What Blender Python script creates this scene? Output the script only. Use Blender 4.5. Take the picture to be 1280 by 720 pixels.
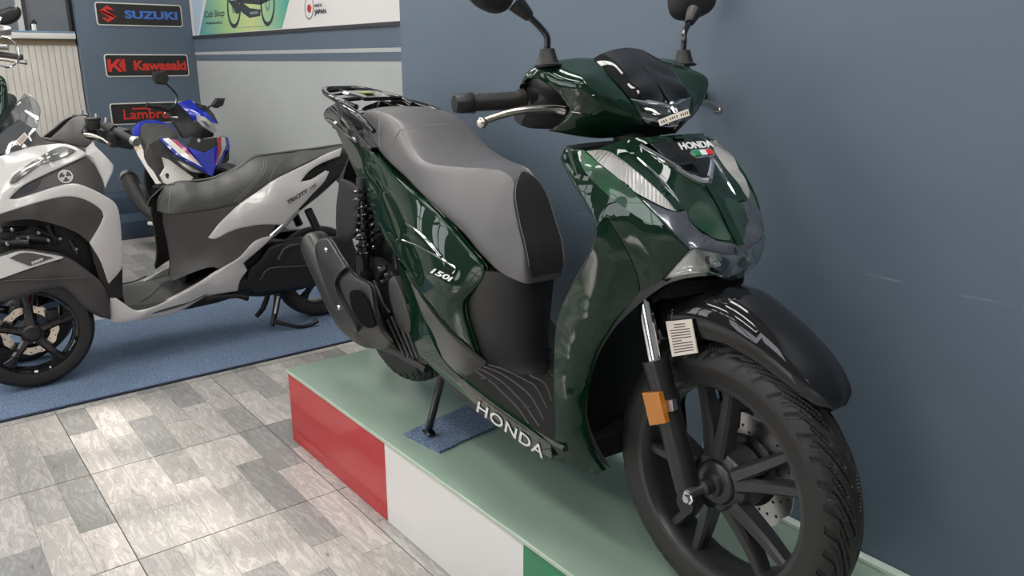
import bpy, bmesh, math, random
import numpy as np
from mathutils import Vector, Matrix, geometry

for _o in list(bpy.data.objects):
    bpy.data.objects.remove(_o, do_unlink=True)
SC = bpy.context.scene
COL = SC.collection
random.seed(7)

# ------------------------------------------------------------------ camera
PT = 0.285                      # height of the podium top above the floor
FL = -PT                        # floor height in the modelling frame (podium top = 0)
FPX, HPX, VX = 1000.0, 285.0, -820.0
_th = math.atan2(HPX, FPX)
_up = np.array([0, -math.cos(_th), -math.sin(_th)])
_m = np.array([VX, -HPX, FPX]); _m /= np.linalg.norm(_m); _m -= _up * (_m @ _up); _m /= np.linalg.norm(_m)
RC = np.stack([-_m, np.cross(_up, -_m), _up])
CAM = np.array([2.213, -1.229, 1.087])
cd = bpy.data.cameras.new('camera'); cd.sensor_width = 36; cd.lens = 36 * FPX / 1280; cd.clip_start = 0.05
co = bpy.data.objects.new('camera', cd); COL.objects.link(co)
r_, d_, f_ = RC[:, 0], RC[:, 1], RC[:, 2]
co.matrix_world = Matrix(((r_[0], -d_[0], -f_[0], CAM[0]), (r_[1], -d_[1], -f_[1], CAM[1]), (r_[2], -d_[2], -f_[2], CAM[2] + PT), (0, 0, 0, 1)))
SC.camera = co

# ------------------------------------------------------------------ world, lights, exposure
W = bpy.data.worlds.new('sky'); SC.world = W; W.use_nodes = True
bg = W.node_tree.nodes['Background']; bg.inputs[0].default_value = (0.93, 0.96, 1.0, 1); bg.inputs[1].default_value = 4.0
SC.view_settings.view_transform = 'Standard'; SC.view_settings.look = 'None'
SC.view_settings.exposure = 0.0; SC.view_settings.gamma = 1.0; SC.view_settings.use_curve_mapping = False
sun = bpy.data.lights.new('sun', 'SUN'); sun.energy = 6.0; sun.angle = math.radians(2.0); sun.color = (1, 0.93, 0.83)
so = bpy.data.objects.new('sun', sun); COL.objects.link(so)
so.rotation_euler = Vector((0.25, 1.0, -0.75)).to_track_quat('-Z', 'Y').to_euler()

EM = 15.0                        # emission of the ceiling luminaires' panes

# ------------------------------------------------------------------ helpers
class Frame:
    """a thing's own frame: x forward, y to its left, z up from podium-top level; px() measures a photo point on a plane"""
    def __init__(s, o, deg):
        a = math.radians(deg); s.a = a
        s.M = np.array([[math.cos(a), -math.sin(a), 0], [math.sin(a), math.cos(a), 0], [0, 0, 1]]); s.o = np.array(o, float)
        s.c = s.M.T @ (CAM - s.o)
    def px(s, u, v, y=None, x=None, z=None):
        d = s.M.T @ (RC @ np.array([u - 640.0, v - 360.0, FPX]))
        i, val = (1, y) if y is not None else ((0, x) if x is not None else (2, z))
        return s.c + (val - s.c[i]) / d[i] * d
    def root(s, name, label, cat, group=None, base=0.0):
        return thing(name, label, cat, (s.o[0], s.o[1], s.o[2] + PT), s.a, group)
WF = Frame((0, 0, 0), 0)

def thing(name, label, cat, loc, rz=0.0, group=None):
    o = bpy.data.objects.new(name, None); COL.objects.link(o); o.empty_display_size = 0.1
    o.location = loc; o.rotation_euler = (0, 0, rz)
    tag(o, label, cat, group); return o
def tag(o, label, cat=None, group=None, kind=None):
    if label: o['label'] = label
    if cat: o['category'] = cat
    if group: o['group'] = group
    if kind: o['kind'] = kind
    return o

class MB:
    def __init__(s): s.v, s.f = [], []
    def add(s, v, f):
        n = len(s.v); s.v += [tuple(map(float, p)) for p in v]; s.f += [tuple(i + n for i in q) for q in f]; return s
    def join(s, *ms):
        for m in ms: s.add(m.v, m.f)
        return s
    def mir(s):
        m = MB(); m.v = [(x, -y, z) for x, y, z in s.v]; m.f = [tuple(reversed(q)) for q in s.f]; return m
    def move(s, d):
        m = MB(); m.v = [(x + d[0], y + d[1], z + d[2]) for x, y, z in s.v]; m.f = list(s.f); return m
    def map(s, fn):
        m = MB(); m.v = [tuple(map(float, fn(*p))) for p in s.v]; m.f = list(s.f); return m
    def mesh(s, name, sharp=38):
        me = bpy.data.meshes.new(name); me.from_pydata(s.v, [], s.f)
        bm = bmesh.new(); bm.from_mesh(me); bmesh.ops.recalc_face_normals(bm, faces=bm.faces); bm.to_mesh(me); bm.free()
        me.shade_smooth(); me.set_sharp_from_angle(angle=math.radians(sharp)); return me
def part(name, m, mat, parent=None, label=None, sharp=38, off=None):
    me = m.mesh(name, sharp) if isinstance(m, MB) else m
    if not me.materials: me.materials.append(mat)
    o = bpy.data.objects.new(name, me); COL.objects.link(o)
    if parent is not None: o.parent = parent
    if label: o['label'] = label
    return o
def both(name, m, mat, parent, label=None, sharp=38):
    return part(name, m, mat, parent, label, sharp), part(name, m.mir(), mat, parent, label, sharp)

def cr(P, n=6, closed=False):
    P = np.array(P, float); N = len(P)
    if N < 3 and not closed:
        t = np.linspace(0, 1, n + 1)[:, None]; return P[0] * (1 - t) + P[-1] * t
    out = []; rng = range(N) if closed else range(N - 1)
    for i in rng:
        if closed: a, b, c, d = P[i - 1], P[i], P[(i + 1) % N], P[(i + 2) % N]
        else:
            b, c = P[i], P[i + 1]; a = P[i - 1] if i else 2 * b - c; d = P[i + 2] if i + 2 < N else 2 * c - b
        for k in range(n):
            t = k / n
            out.append(0.5 * ((2 * b) + (c - a) * t + (2 * a - 5 * b + 4 * c - d) * t * t + (3 * b - a - 3 * c + d) * t ** 3))
    if not closed: out.append(P[-1])
    return np.array(out)
def frame_of(t):
    t = t / (np.linalg.norm(t) + 1e-12); a = np.array([0, 0, 1.0]) if abs(t[2]) < 0.9 else np.array([1.0, 0, 0])
    u = np.cross(a, t); u /= np.linalg.norm(u); return u, np.cross(t, u)
def tube(P, r, n=10, sub=4, cap=True, closed=False):
    P = np.array(P, float); k = len(P)
    rr = np.array([r] * k if np.isscalar(r) else r, float)
    if sub > 1 and k > 2:
        Q = cr(np.c_[P, rr], sub, closed); P, rr = Q[:, :3], Q[:, 3]
    k = len(P); m = MB(); u = None; vs = []
    for i in range(k):
        t = (P[(i + 1) % k] - P[i - 1]) if closed else P[min(i + 1, k - 1)] - P[max(i - 1, 0)]
        t = t / (np.linalg.norm(t) + 1e-12)
        if u is None: u, w = frame_of(t)
        else:
            u = u - t * (u @ t); u /= np.linalg.norm(u) + 1e-12; w = np.cross(t, u)
        for j in range(n):
            a = 2 * math.pi * j / n; vs.append(P[i] + rr[i] * (math.cos(a) * u + math.sin(a) * w))
    fs = [(i % k * n + j, i % k * n + (j + 1) % n, (i + 1) % k * n + (j + 1) % n, (i + 1) % k * n + j) for i in range(k if closed else k - 1) for j in range(n)]
    if cap and not closed: fs += [tuple(range(n))[::-1], tuple((k - 1) * n + j for j in range(n))]
    return m.add(vs, fs)
def lathe(prof, c, ax, n=40, closed=False, a0=0, a1=2 * math.pi):
    c = np.array(c, float); ax = np.array(ax, float); ax /= np.linalg.norm(ax); u, w = frame_of(ax); k = len(prof); vs = []
    for j in range(n):
        a = 2 * math.pi * j / n; d = math.cos(a) * u + math.sin(a) * w
        for r, h in prof: vs.append(c + d * r + ax * h)
    kk = k if closed else k - 1
    fs = [(j * k + i, j * k + (i + 1) % k, (j + 1) % n * k + (i + 1) % k, (j + 1) % n * k + i) for j in range(n) for i in range(kk)]
    m = MB().add(vs, fs)
    if not closed:
        for i, (r, h) in ((0, prof[0]), (k - 1, prof[-1])):
            if r > 1e-5: m.f.append(tuple(j * k + i for j in range(n)))
    return m
def box(c, s, bev=0.0, seg=2, M=None):
    bm = bmesh.new(); bmesh.ops.create_cube(bm, size=1.0)
    for v in bm.verts: v.co = Vector((v.co.x * s[0], v.co.y * s[1], v.co.z * s[2]))
    if bev > 0: bmesh.ops.bevel(bm, geom=list(bm.edges), offset=bev, segments=seg, affect='EDGES', profile=0.5)
    bm.verts.index_update(); m = MB()
    vs = [np.array(v.co) for v in bm.verts]
    if M is not None: vs = [np.array(M) @ p for p in vs]
    m.add([p + np.array(c, float) for p in vs], [tuple(v.index for v in f.verts) for f in bm.faces]); bm.free(); return m
def loft(S, sub=4, ring=0, cap=True, closed=True):
    S = [np.array(s, float) for s in S]
    if ring: S = [cr(s, ring, closed) for s in S]
    A = np.stack(S); k = A.shape[1]
    if sub > 1: A = cr(A.reshape(len(A), -1), sub).reshape(-1, k, 3)
    n = len(A); m = MB(); e = k if closed else k - 1
    fs = [(i * k + j, i * k + (j + 1) % k, (i + 1) * k + (j + 1) % k, (i + 1) * k + j) for i in range(n - 1) for j in range(e)]
    if cap and closed: fs += [tuple(range(k)), tuple((n - 1) * k + j for j in range(k))]
    return m.add(A.reshape(-1, 3), fs)
def tps(ctrl):
    P = np.array([c[:2] for c in ctrl], float) / 100; z = np.array([c[2] for c in ctrl], float); n = len(P)
    def U(d): return np.where(d < 1e-9, 0, d * d * np.log(d + 1e-12))
    K = U(np.linalg.norm(P[:, None] - P[None], axis=2)) + np.eye(n) * 1e-3
    A = np.zeros((n + 3, n + 3)); A[:n, :n] = K; A[:n, n] = 1; A[:n, n + 1:] = P; A[n, :n] = 1; A[n + 1:, :n] = P.T
    c = np.linalg.solve(A, np.r_[z, 0, 0, 0])
    def f(Q):
        Q = np.array(Q, float) / 100
        return U(np.linalg.norm(Q[:, None] - P[None], axis=2)) @ c[:n] + c[n] + Q @ c[n + 1:]
    return f
def inside(P, Q):
    x, y = Q[:, 0], Q[:, 1]; r = np.zeros(len(Q), bool); j = len(P) - 1
    for i in range(len(P)):
        a, b = P[i], P[j]
        with np.errstate(divide='ignore', invalid='ignore'):
            r ^= ((a[1] > y) != (b[1] > y)) & (x < (b[0] - a[0]) * (y - a[1]) / (b[1] - a[1]) + a[0])
        j = i
    return r
def dist_poly(P, Q):
    d = np.full(len(Q), 1e9)
    for i in range(len(P)):
        a, b = P[i - 1], P[i]; ab = b - a; t = np.clip(((Q - a) @ ab) / (ab @ ab + 1e-12), 0, 1)
        d = np.minimum(d, np.linalg.norm(Q - (a + t[:, None] * ab), axis=1))
    return d
def fill2d(P, step, rings=()):
    """triangulate a closed 2-D outline with a regular grid of inner points"""
    Q = []
    for i in range(len(P)):
        a, b = P[i], P[(i + 1) % len(P)]; L = np.linalg.norm(b - a); n = max(1, int(L / step))
        for k in range(n): Q.append(a + (b - a) * k / n)
    Q = np.array(Q); nb = len(Q); lo, hi = Q.min(0), Q.max(0)
    gx, gy = np.meshgrid(np.arange(lo[0] + step * .37, hi[0], step), np.arange(lo[1] + step * .41, hi[1], step * .9))
    gx = gx + (np.arange(gx.shape[0]) % 2)[:, None] * step * .5
    G = np.c_[gx.ravel(), gy.ravel()]
    if len(G):
        G = G[inside(Q, G)]
        if len(G): G = G[dist_poly(Q, G) > (step * .45 + (max(rings) if rings else 0))]
    for d in rings:
        T_ = np.roll(Q, -1, 0) - np.roll(Q, 1, 0); N_ = np.c_[-T_[:, 1], T_[:, 0]]; N_ = N_ / (np.linalg.norm(N_, axis=1)[:, None] + 1e-9)
        for sg in (1, -1):
            R_ = Q + sg * d * N_; R_ = R_[inside(Q, R_)]
            if len(R_): R_ = R_[dist_poly(Q, R_) > d * .93]; G = np.vstack([G, R_]) if len(R_) else G
    A = np.vstack([Q, G]) if len(G) else Q
    ed = [(i, (i + 1) % nb) for i in range(nb)]
    r = geometry.delaunay_2d_cdt([Vector(p) for p in A], ed, [], 1, 1e-6)
    V = np.array([tuple(p) for p in r[0]]); F = [tuple(f) for f in r[2]]
    return V, F, Q
def edges_of(F):
    c = {}
    for f in F:
        for i in range(len(f)):
            a, b = f[i], f[(i + 1) % len(f)]; c[(a, b)] = c.get((a, b), 0) + 1
    return [e for e in c if (e[1], e[0]) not in c]
def shell(V, F, off):
    n = len(V); V2 = np.vstack([V, V + off]); f2 = list(F) + [tuple(i + n for i in reversed(f)) for f in F]
    f2 += [(b, a, a + n, b + n) for a, b in edges_of(F)]
    return MB().add(V2, f2)
def soft(Q, n=3, ang=36):
    """round a closed polyline between its sharp corners"""
    Q = np.array(Q, float); N = len(Q); cs = []
    for i in range(N):
        a, b = Q[i, :2] - Q[i - 1, :2], Q[(i + 1) % N, :2] - Q[i, :2]
        c = (a @ b) / (np.linalg.norm(a) * np.linalg.norm(b) + 1e-9)
        if math.degrees(math.acos(max(-1, min(1, c)))) > ang: cs.append(i)
    if not cs: return cr(Q, n, True)
    out = []
    for k, i in enumerate(cs):
        j = cs[(k + 1) % len(cs)]; m = (j - i) % N or N
        run = np.array([Q[(i + t) % N] for t in range(m + 1)])
        out.append((cr(run, n) if len(run) > 2 else run)[:-1])
    return np.vstack(out)
def skin(fr, outl, inner=(), step=5.0, t=0.006, roll=0.0, rw=7.0, smooth=-3, lift=0.0, axis='y'):
    """a curved panel: outline points (photo u, photo v, lateral y) measured on the thing, smooth depth in between"""
    P = np.array([o[:2] for o in outl], float); Y = np.array([o[2] for o in outl], float)
    if smooth:
        Q = cr(np.c_[P, Y], smooth, True) if smooth > 0 else soft(np.c_[P, Y], -smooth); P, Y = Q[:, :2], Q[:, 2]
        ctrl = [tuple(o[:3]) for o in outl] + list(inner)
    else: ctrl = [tuple(o[:3]) for o in outl] + list(inner)
    seen = set(); c2 = []
    for c in ctrl:
        if (c[0], c[1]) not in seen: seen.add((c[0], c[1])); c2.append(c)
    keep = [0]
    for i in range(1, len(P)):
        if np.linalg.norm(P[i] - P[keep[-1]]) > .3: keep.append(i)
    P = P[keep]
    V, F, Q = fill2d(P, step, (rw * .25, rw * .6, rw) if roll else ()); y = tps(c2)(V) - lift
    s = 1.0 if axis == 'x' or np.mean(Y) > 0 else -1.0
    if roll:
        d = np.clip(dist_poly(Q, V) / rw, 0, 1); y = y - s * roll * (1 - np.sqrt(np.clip(1 - (1 - d) ** 2, 0, 1)))
    X = np.array([fr.px(a, b, **{axis: c}) for (a, b), c in zip(V, y)])
    return shell(X, F, np.array([-t, 0, 0]) if axis == 'x' else np.array([0, -s * t, 0]))
def textmesh(s, size, bold=0.0, depth=0.0, align='CENTER', shear=0.0, space=1.0):
    c = bpy.data.curves.new('txt', 'FONT'); c.body = s; c.size = size; c.align_x = align; c.align_y = 'CENTER'; c.offset = bold; c.extrude = depth; c.shear = shear; c.space_character = space
    c.resolution_u = 3
    o = bpy.data.objects.new('txt', c); COL.objects.link(o); dg = bpy.context.evaluated_depsgraph_get(); dg.update()
    me = bpy.data.meshes.new_from_object(o.evaluated_get(dg)); m = MB().add([v.co for v in me.vertices], [tuple(p.vertices) for p in me.polygons])
    bpy.data.objects.remove(o, do_unlink=True); bpy.data.meshes.remove(me); bpy.data.curves.remove(c); return m
def place(m, o, u, v):
    """lay a flat (x, y, z) mesh on origin o with axes u, v"""
    o, u, v = (np.array(k, float) for k in (o, u, v)); w = np.cross(u, v); w /= np.linalg.norm(w)
    return m.map(lambda x, y, z: o + u * x + v * y + w * z)
def plate(P2, t, bev=0.0):
    """flat outline in x-y, thickness t centred on z"""
    P2 = np.array(P2, float); n = len(P2)
    bm = bmesh.new(); vs = [bm.verts.new((p[0], p[1], -t / 2)) for p in P2]; f = bm.faces.new(vs)
    g = bmesh.ops.extrude_face_region(bm, geom=[f]); bmesh.ops.translate(bm, vec=(0, 0, t), verts=[e for e in g['geom'] if isinstance(e, bmesh.types.BMVert)])
    bmesh.ops.recalc_face_normals(bm, faces=bm.faces)
    if bev: 
        ed = [e for e in bm.edges if len(e.link_faces) == 2 and abs(e.verts[0].co.z - e.verts[1].co.z) < 1e-6]
        bmesh.ops.bevel(bm, geom=ed, offset=bev, segments=2, affect='EDGES', profile=0.5)
    bmesh.ops.triangulate(bm, faces=[f for f in bm.faces if len(f.verts) > 4])
    bm.verts.index_update(); m = MB().add([v.co for v in bm.verts], [tuple(v.index for v in f.verts) for f in bm.faces]); bm.free(); return m
def rrect(w, h, r, n=5):
    P = []
    for cx, cy, a in ((w / 2 - r, h / 2 - r, 0), (-w / 2 + r, h / 2 - r, 90), (-w / 2 + r, -h / 2 + r, 180), (w / 2 - r, -h / 2 + r, 270)):
        for k in range(n + 1): b = math.radians(a + 90 * k / n); P.append((cx + r * math.cos(b), cy + r * math.sin(b)))
    return P
def circ(r, n=24, c=(0, 0)): return [(c[0] + r * math.cos(2 * math.pi * k / n), c[1] + r * math.sin(2 * math.pi * k / n)) for k in range(n)]

# ------------------------------------------------------------------ materials
def mat(name, col, rough=0.5, metal=0.0, coat=0.0, spec=0.5, bump=0.0, bscale=300.0, var=0.0, vscale=8.0, trans=0.0, alpha=1.0, emit=0.0, coat_rough=0.03, ior=1.5):
    m = bpy.data.materials.new(name); m.use_nodes = True; nt = m.node_tree; b = nt.nodes['Principled BSDF']
    c = (*col, 1); b.inputs['Base Color'].default_value = c; b.inputs['Roughness'].default_value = rough; b.inputs['Metallic'].default_value = metal
    b.inputs['Coat Weight'].default_value = coat; b.inputs['Coat Roughness'].default_value = coat_rough; b.inputs['Specular IOR Level'].default_value = spec
    b.inputs['Transmission Weight'].default_value = trans; b.inputs['Alpha'].default_value = alpha; b.inputs['IOR'].default_value = ior
    if emit: b.inputs['Emission Color'].default_value = c; b.inputs['Emission Strength'].default_value = emit
    tc = nt.nodes.new('ShaderNodeTexCoord')
    if var:
        n = nt.nodes.new('ShaderNodeTexNoise'); n.inputs['Scale'].default_value = vscale; n.inputs['Detail'].default_value = 5
        nt.links.new(tc.outputs['Object'], n.inputs['Vector']); r = nt.nodes.new('ShaderNodeValToRGB')
        r.color_ramp.elements[0].position = .3; r.color_ramp.elements[1].position = .7
        r.color_ramp.elements[0].color = (*[k * (1 - var) for k in col], 1); r.color_ramp.elements[1].color = (*[min(1, k * (1 + var)) for k in col], 1)
        nt.links.new(n.outputs['Fac'], r.inputs['Fac']); nt.links.new(r.outputs['Color'], b.inputs['Base Color'])
    if bump:
        n = nt.nodes.new('ShaderNodeTexNoise'); n.inputs['Scale'].default_value = bscale; n.inputs['Detail'].default_value = 3
        nt.links.new(tc.outputs['Object'], n.inputs['Vector']); k = nt.nodes.new('ShaderNodeBump'); k.inputs['Strength'].default_value = bump; k.inputs['Distance'].default_value = .002
        nt.links.new(n.outputs['Fac'], k.inputs['Height']); nt.links.new(k.outputs['Normal'], b.inputs['Normal'])
    return m
def glassy(name, tint, gloss=0.12, rough=0.03):
    """thin clear plastic: mostly transparent, with a glossy surface"""
    m = bpy.data.materials.new(name); m.use_nodes = True; nt = m.node_tree; nt.nodes.clear()
    o = nt.nodes.new('ShaderNodeOutputMaterial'); t = nt.nodes.new('ShaderNodeBsdfTransparent'); g = nt.nodes.new('ShaderNodeBsdfGlossy'); x = nt.nodes.new('ShaderNodeMixShader')
    lw = nt.nodes.new('ShaderNodeLayerWeight'); lw.inputs['Blend'].default_value = .5; pw = nt.nodes.new('ShaderNodeMath'); pw.operation = 'POWER'; pw.inputs[1].default_value = 4
    nt.links.new(lw.outputs['Facing'], pw.inputs[0]); f = nt.nodes.new('ShaderNodeMath'); f.operation = 'MULTIPLY'; f.inputs[1].default_value = .6; nt.links.new(pw.outputs[0], f.inputs[0])
    a = nt.nodes.new('ShaderNodeMath'); a.operation = 'ADD'; a.inputs[1].default_value = gloss; a.use_clamp = True
    t.inputs[0].default_value = (*tint, 1); g.inputs['Roughness'].default_value = rough
    nt.links.new(f.outputs[0], a.inputs[0]); nt.links.new(a.outputs[0], x.inputs[0]); nt.links.new(t.outputs[0], x.inputs[1]); nt.links.new(g.outputs[0], x.inputs[2]); nt.links.new(x.outputs[0], o.inputs[0])
    return m
MT = dict(
    green=mat('green_paint', (0.0006, 0.0175, 0.0072), 0.5, 0.0, 1.0, spec=.05, coat_rough=.015),
    green_clear=mat('green_tinted_panel', (0.0008, 0.062, 0.018), 0.3, 0.0, 1.0, var=.5, vscale=25),
    green_deep=mat('deep_green_insert', (0.0005, 0.028, 0.010), 0.3, 0.0, 1.0, var=.5, vscale=30),
    recess=mat('dark_recess', (0.004, 0.004, 0.004), 0.9, spec=.1),
    gloss_black=mat('gloss_black', (0.005, 0.005, 0.006), 0.5, 0.0, 1.0, spec=.05, coat_rough=.015),
    plastic=mat('dark_grey_plastic', (0.018, 0.0172, 0.017), 0.52, bump=.25, bscale=900),
    plastic2=mat('mid_grey_plastic', (0.040, 0.039, 0.039), 0.5, bump=.25, bscale=900),
    black=mat('black_plastic', (0.008, 0.008, 0.0085), 0.45, bump=.15, bscale=700),
    satin=mat('satin_black_metal', (0.013, 0.0125, 0.013), 0.36, 0.2, spec=.6),
    rim=mat('satin_rim', (0.030, 0.029, 0.030), 0.33, 0.2, spec=.6),
    muffler=mat('muffler_grey', (0.018, 0.0175, 0.017), 0.36, 0.0, bump=.1, bscale=600),
    rubber=mat('rubber', (0.0125, 0.0115, 0.011), 0.5, bump=.1, bscale=500),
    seat=mat('grey_vinyl', (0.096, 0.091, 0.094), 0.36, spec=.75, bump=.15, bscale=1400),
    seat_dark=mat('black_grip_vinyl', (0.014, 0.014, 0.015), 0.75, bump=.9, bscale=1100),
    stitch=mat('stitching', (0.22, 0.22, 0.19), 0.7),
    reflector=mat('lamp_reflector', (0.9, 0.88, 0.86), 0.22, 1.0, bump=.9, bscale=22),
    chrome=mat('chrome', (0.78, 0.78, 0.8), 0.08, 1.0),
    steel=mat('brushed_steel', (0.5, 0.49, 0.48), 0.28, 1.0, bump=.1, bscale=300),
    alu=mat('polished_lever', (0.62, 0.56, 0.5), 0.22, 1.0),
    garnish=mat('grey_garnish', (0.10, 0.105, 0.125), 0.2, 0.5, 0.8, var=.15, vscale=120),
    lens=glassy('clear_lens', (0.93, 0.95, 0.94), 0.14),
    lensrib=mat('ribbed_lens', (0.55, 0.53, 0.5), 0.18, 0.35, 0.6),
    smoke=glassy('smoked_screen', (0.84, 0.86, 0.88), 0.05),
    amber=mat('amber_reflector', (0.44, 0.15, 0.012), 0.22, 0.0, 0.6, bump=.8, bscale=260),
    white=mat('white_print', (0.75, 0.75, 0.74), 0.45),
    paper=mat('paper_label', (0.72, 0.64, 0.56), 0.5),
    ink=mat('ink', (0.03, 0.03, 0.035), 0.6),
    red_tiny=mat('red_print', (0.55, 0.03, 0.03), 0.4),
    green_tiny=mat('green_print', (0.02, 0.25, 0.09), 0.4),
)

# ------------------------------------------------------------------ setting
def struct(name, m, material, parent=None, label=None):
    o = part(name, m, material, parent, label)
    o.location.z = PT if parent is None else 0
    if parent is None: o['kind'] = 'structure'
    return o
def bbox(x0, x1, y0, y1, z0, z1, bev=0): return box(((x0 + x1) / 2, (y0 + y1) / 2, (z0 + z1) / 2), (x1 - x0, y1 - y0, z1 - z0), bev)
def wall_mat(name, col, scuff=None, rough=.55):
    m = mat(name, col, rough, var=.05, vscale=1.6, bump=.05, bscale=60); nt = m.node_tree; b = nt.nodes['Principled BSDF']
    if scuff is not None:      # a pale horizontal scuff line, broken up along its length
        tc = nt.nodes.new('ShaderNodeTexCoord'); sp = nt.nodes.new('ShaderNodeSeparateXYZ'); nt.links.new(tc.outputs['Object'], sp.inputs[0])
        wob = nt.nodes.new('ShaderNodeTexNoise'); wob.inputs['Scale'].default_value = 5; nt.links.new(tc.outputs['Object'], wob.inputs['Vector'])
        def mth(op, a, bb, clamp=False):
            n = nt.nodes.new('ShaderNodeMath'); n.operation = op; n.use_clamp = clamp
            for i, k in enumerate((a, bb)):
                if isinstance(k, (int, float)): n.inputs[i].default_value = k
                else: nt.links.new(k, n.inputs[i])
            return n.outputs[0]
        zz = mth('ADD', sp.outputs[2], mth('MULTIPLY', mth('SUBTRACT', wob.outputs['Fac'], .5), .02))
        d = mth('ABSOLUTE', mth('SUBTRACT', zz, scuff), 0)
        line = mth('SUBTRACT', 1.0, mth('DIVIDE', d, .004), True)
        nz = nt.nodes.new('ShaderNodeTexNoise'); nz.inputs['Scale'].default_value = 9; nz.inputs['Detail'].default_value = 6; nt.links.new(tc.outputs['Object'], nz.inputs['Vector'])
        brk = mth('MULTIPLY', mth('SUBTRACT', nz.outputs['Fac'], .5), 3.5, True)
        fac = mth('MULTIPLY', mth('MULTIPLY', line, brk), .5)
        mx = nt.nodes.new('ShaderNodeMix'); mx.data_type = 'RGBA'; nt.links.new(fac, mx.inputs['Factor'])
        src = b.inputs['Base Color'].links[0].from_socket; nt.links.new(src, mx.inputs['A']); mx.inputs['B'].default_value = (.5, .53, .55, 1)
        nt.links.new(mx.outputs['Result'], b.inputs['Base Color'])
    return m
M_BLUE = wall_mat('blue_grey_wall_paint', (0.094, 0.128, 0.168), scuff=.648)
M_BLUE2 = wall_mat('blue_grey_paint', (0.094, 0.128, 0.168))
M_GREY = wall_mat('light_grey_wall_paint', (0.40, 0.42, 0.41))
M_WHITE = wall_mat('white_wall_paint', (0.62, 0.61, 0.58))
M_GROUT = mat('dark_joint', (0.06, 0.055, 0.05), .8)
M_STEP = wall_mat('step_blue_paint', (0.035, 0.058, 0.09))

def wood_mat():
    m = bpy.data.materials.new('printed_wood_tile'); m.use_nodes = True; nt = m.node_tree; b = nt.nodes['Principled BSDF']
    oi = nt.nodes.new('ShaderNodeObjectInfo'); tc = nt.nodes.new('ShaderNodeTexCoord'); mp = nt.nodes.new('ShaderNodeMapping')
    mp.inputs['Scale'].default_value = (4.0, 18.0, 1.0)
    ad = nt.nodes.new('ShaderNodeVectorMath'); ad.operation = 'ADD'; ml = nt.nodes.new('ShaderNodeMath'); ml.operation = 'MULTIPLY'; ml.inputs[1].default_value = 57
    nt.links.new(oi.outputs['Random'], ml.inputs[0]); nt.links.new(tc.outputs['Object'], mp.inputs[0]); nt.links.new(mp.outputs[0], ad.inputs[0]); nt.links.new(ml.outputs[0], ad.inputs[1])
    n = nt.nodes.new('ShaderNodeTexNoise'); n.inputs['Scale'].default_value = 1.6; n.inputs['Detail'].default_value = 8; n.inputs['Roughness'].default_value = .62; n.inputs['Distortion'].default_value = 2.4
    nt.links.new(ad.outputs[0], n.inputs['Vector']); r = nt.nodes.new('ShaderNodeValToRGB')
    r.color_ramp.elements[0].position = .28; r.color_ramp.elements[0].color = (.42, .41, .40, 1); r.color_ramp.elements[1].position = .66; r.color_ramp.elements[1].color = (1.08, 1.08, 1.08, 1)
    e = r.color_ramp.elements.new(.43); e.color = (.86, .86, .86, 1); e = r.color_ramp.elements.new(.5); e.color = (.74, .73, .72, 1); e = r.color_ramp.elements.new(.54); e.color = (.98, .98, .98, 1)
    nt.links.new(n.outputs['Fac'], r.inputs['Fac']); mx = nt.nodes.new('ShaderNodeMix'); mx.data_type = 'RGBA'; mx.blend_type = 'MULTIPLY'; mx.inputs['Factor'].default_value = 1
    nt.links.new(oi.outputs['Color'], mx.inputs['A']); nt.links.new(r.outputs['Color'], mx.inputs['B']); nt.links.new(mx.outputs['Result'], b.inputs['Base Color'])
    b.inputs['Roughness'].default_value = .34; b.inputs['Specular IOR Level'].default_value = .4
    return m
M_WOOD = wood_mat()

floor = struct('floor', bbox(-6.6, 4.2, -4.3, 2.2, FL - .12, FL - .003), M_GROUT)
floor['kind'] = 'structure'
TS = .62; CW = TS / 6
TONES = [(.44, .42, .40), (.40, .385, .365), (.36, .35, .335), (.30, .295, .285), (.26, .26, .255), (.38, .37, .35), (.47, .45, .425)]
def plank_mesh(L):
    me = box((0, 0, -.0015), (L - .0008, CW - .0008, .003)).mesh('plank'); me.materials.append(M_WOOD); return me
ME_S, ME_L = plank_mesh(TS * .4), plank_mesh(TS * .6)
def planks(ix0, ix1, iy0, iy1):
    for ix in range(ix0, ix1):
        for iy in range(iy0, iy1):
            for c in range(6):
                y = -.218 + iy * TS + (c + .5) * CW; x0 = -.005 + ix * TS
                first = .4 if c % 2 == 0 else .6
                for k, (a, L) in enumerate(((0, first), (first, 1 - first))):
                    xc = x0 + (a + L / 2) * TS
                    if (xc - L * TS / 2 > -2.3 and xc + L * TS / 2 < -1.31 and y > -1.38) or (xc > -.25 and y > -.13) or (y > .45 and xc > -.62 and xc < 2): continue      # wholly under carpet, podium or wall
                    o = bpy.data.objects.new('plank', ME_S if L < .5 else ME_L); COL.objects.link(o); o.parent = floor
                    shr = .0016
                    k_ = .9955; o.location = (x0 + TS / 2 + (a + L / 2 - .5) * TS * k_, -.218 + iy * TS + TS / 2 + (c - 2.5) * CW * k_, FL); o.scale = (k_ - shr, k_, 1)
                    t = TONES[(c * 2 + k * 3 + (ix * 3 + iy * 5) % 7 + random.randint(0, 2)) % 7]; j = random.uniform(.93, 1.06); o.color = (t[0] * j, t[1] * j, t[2] * j, 1)
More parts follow.
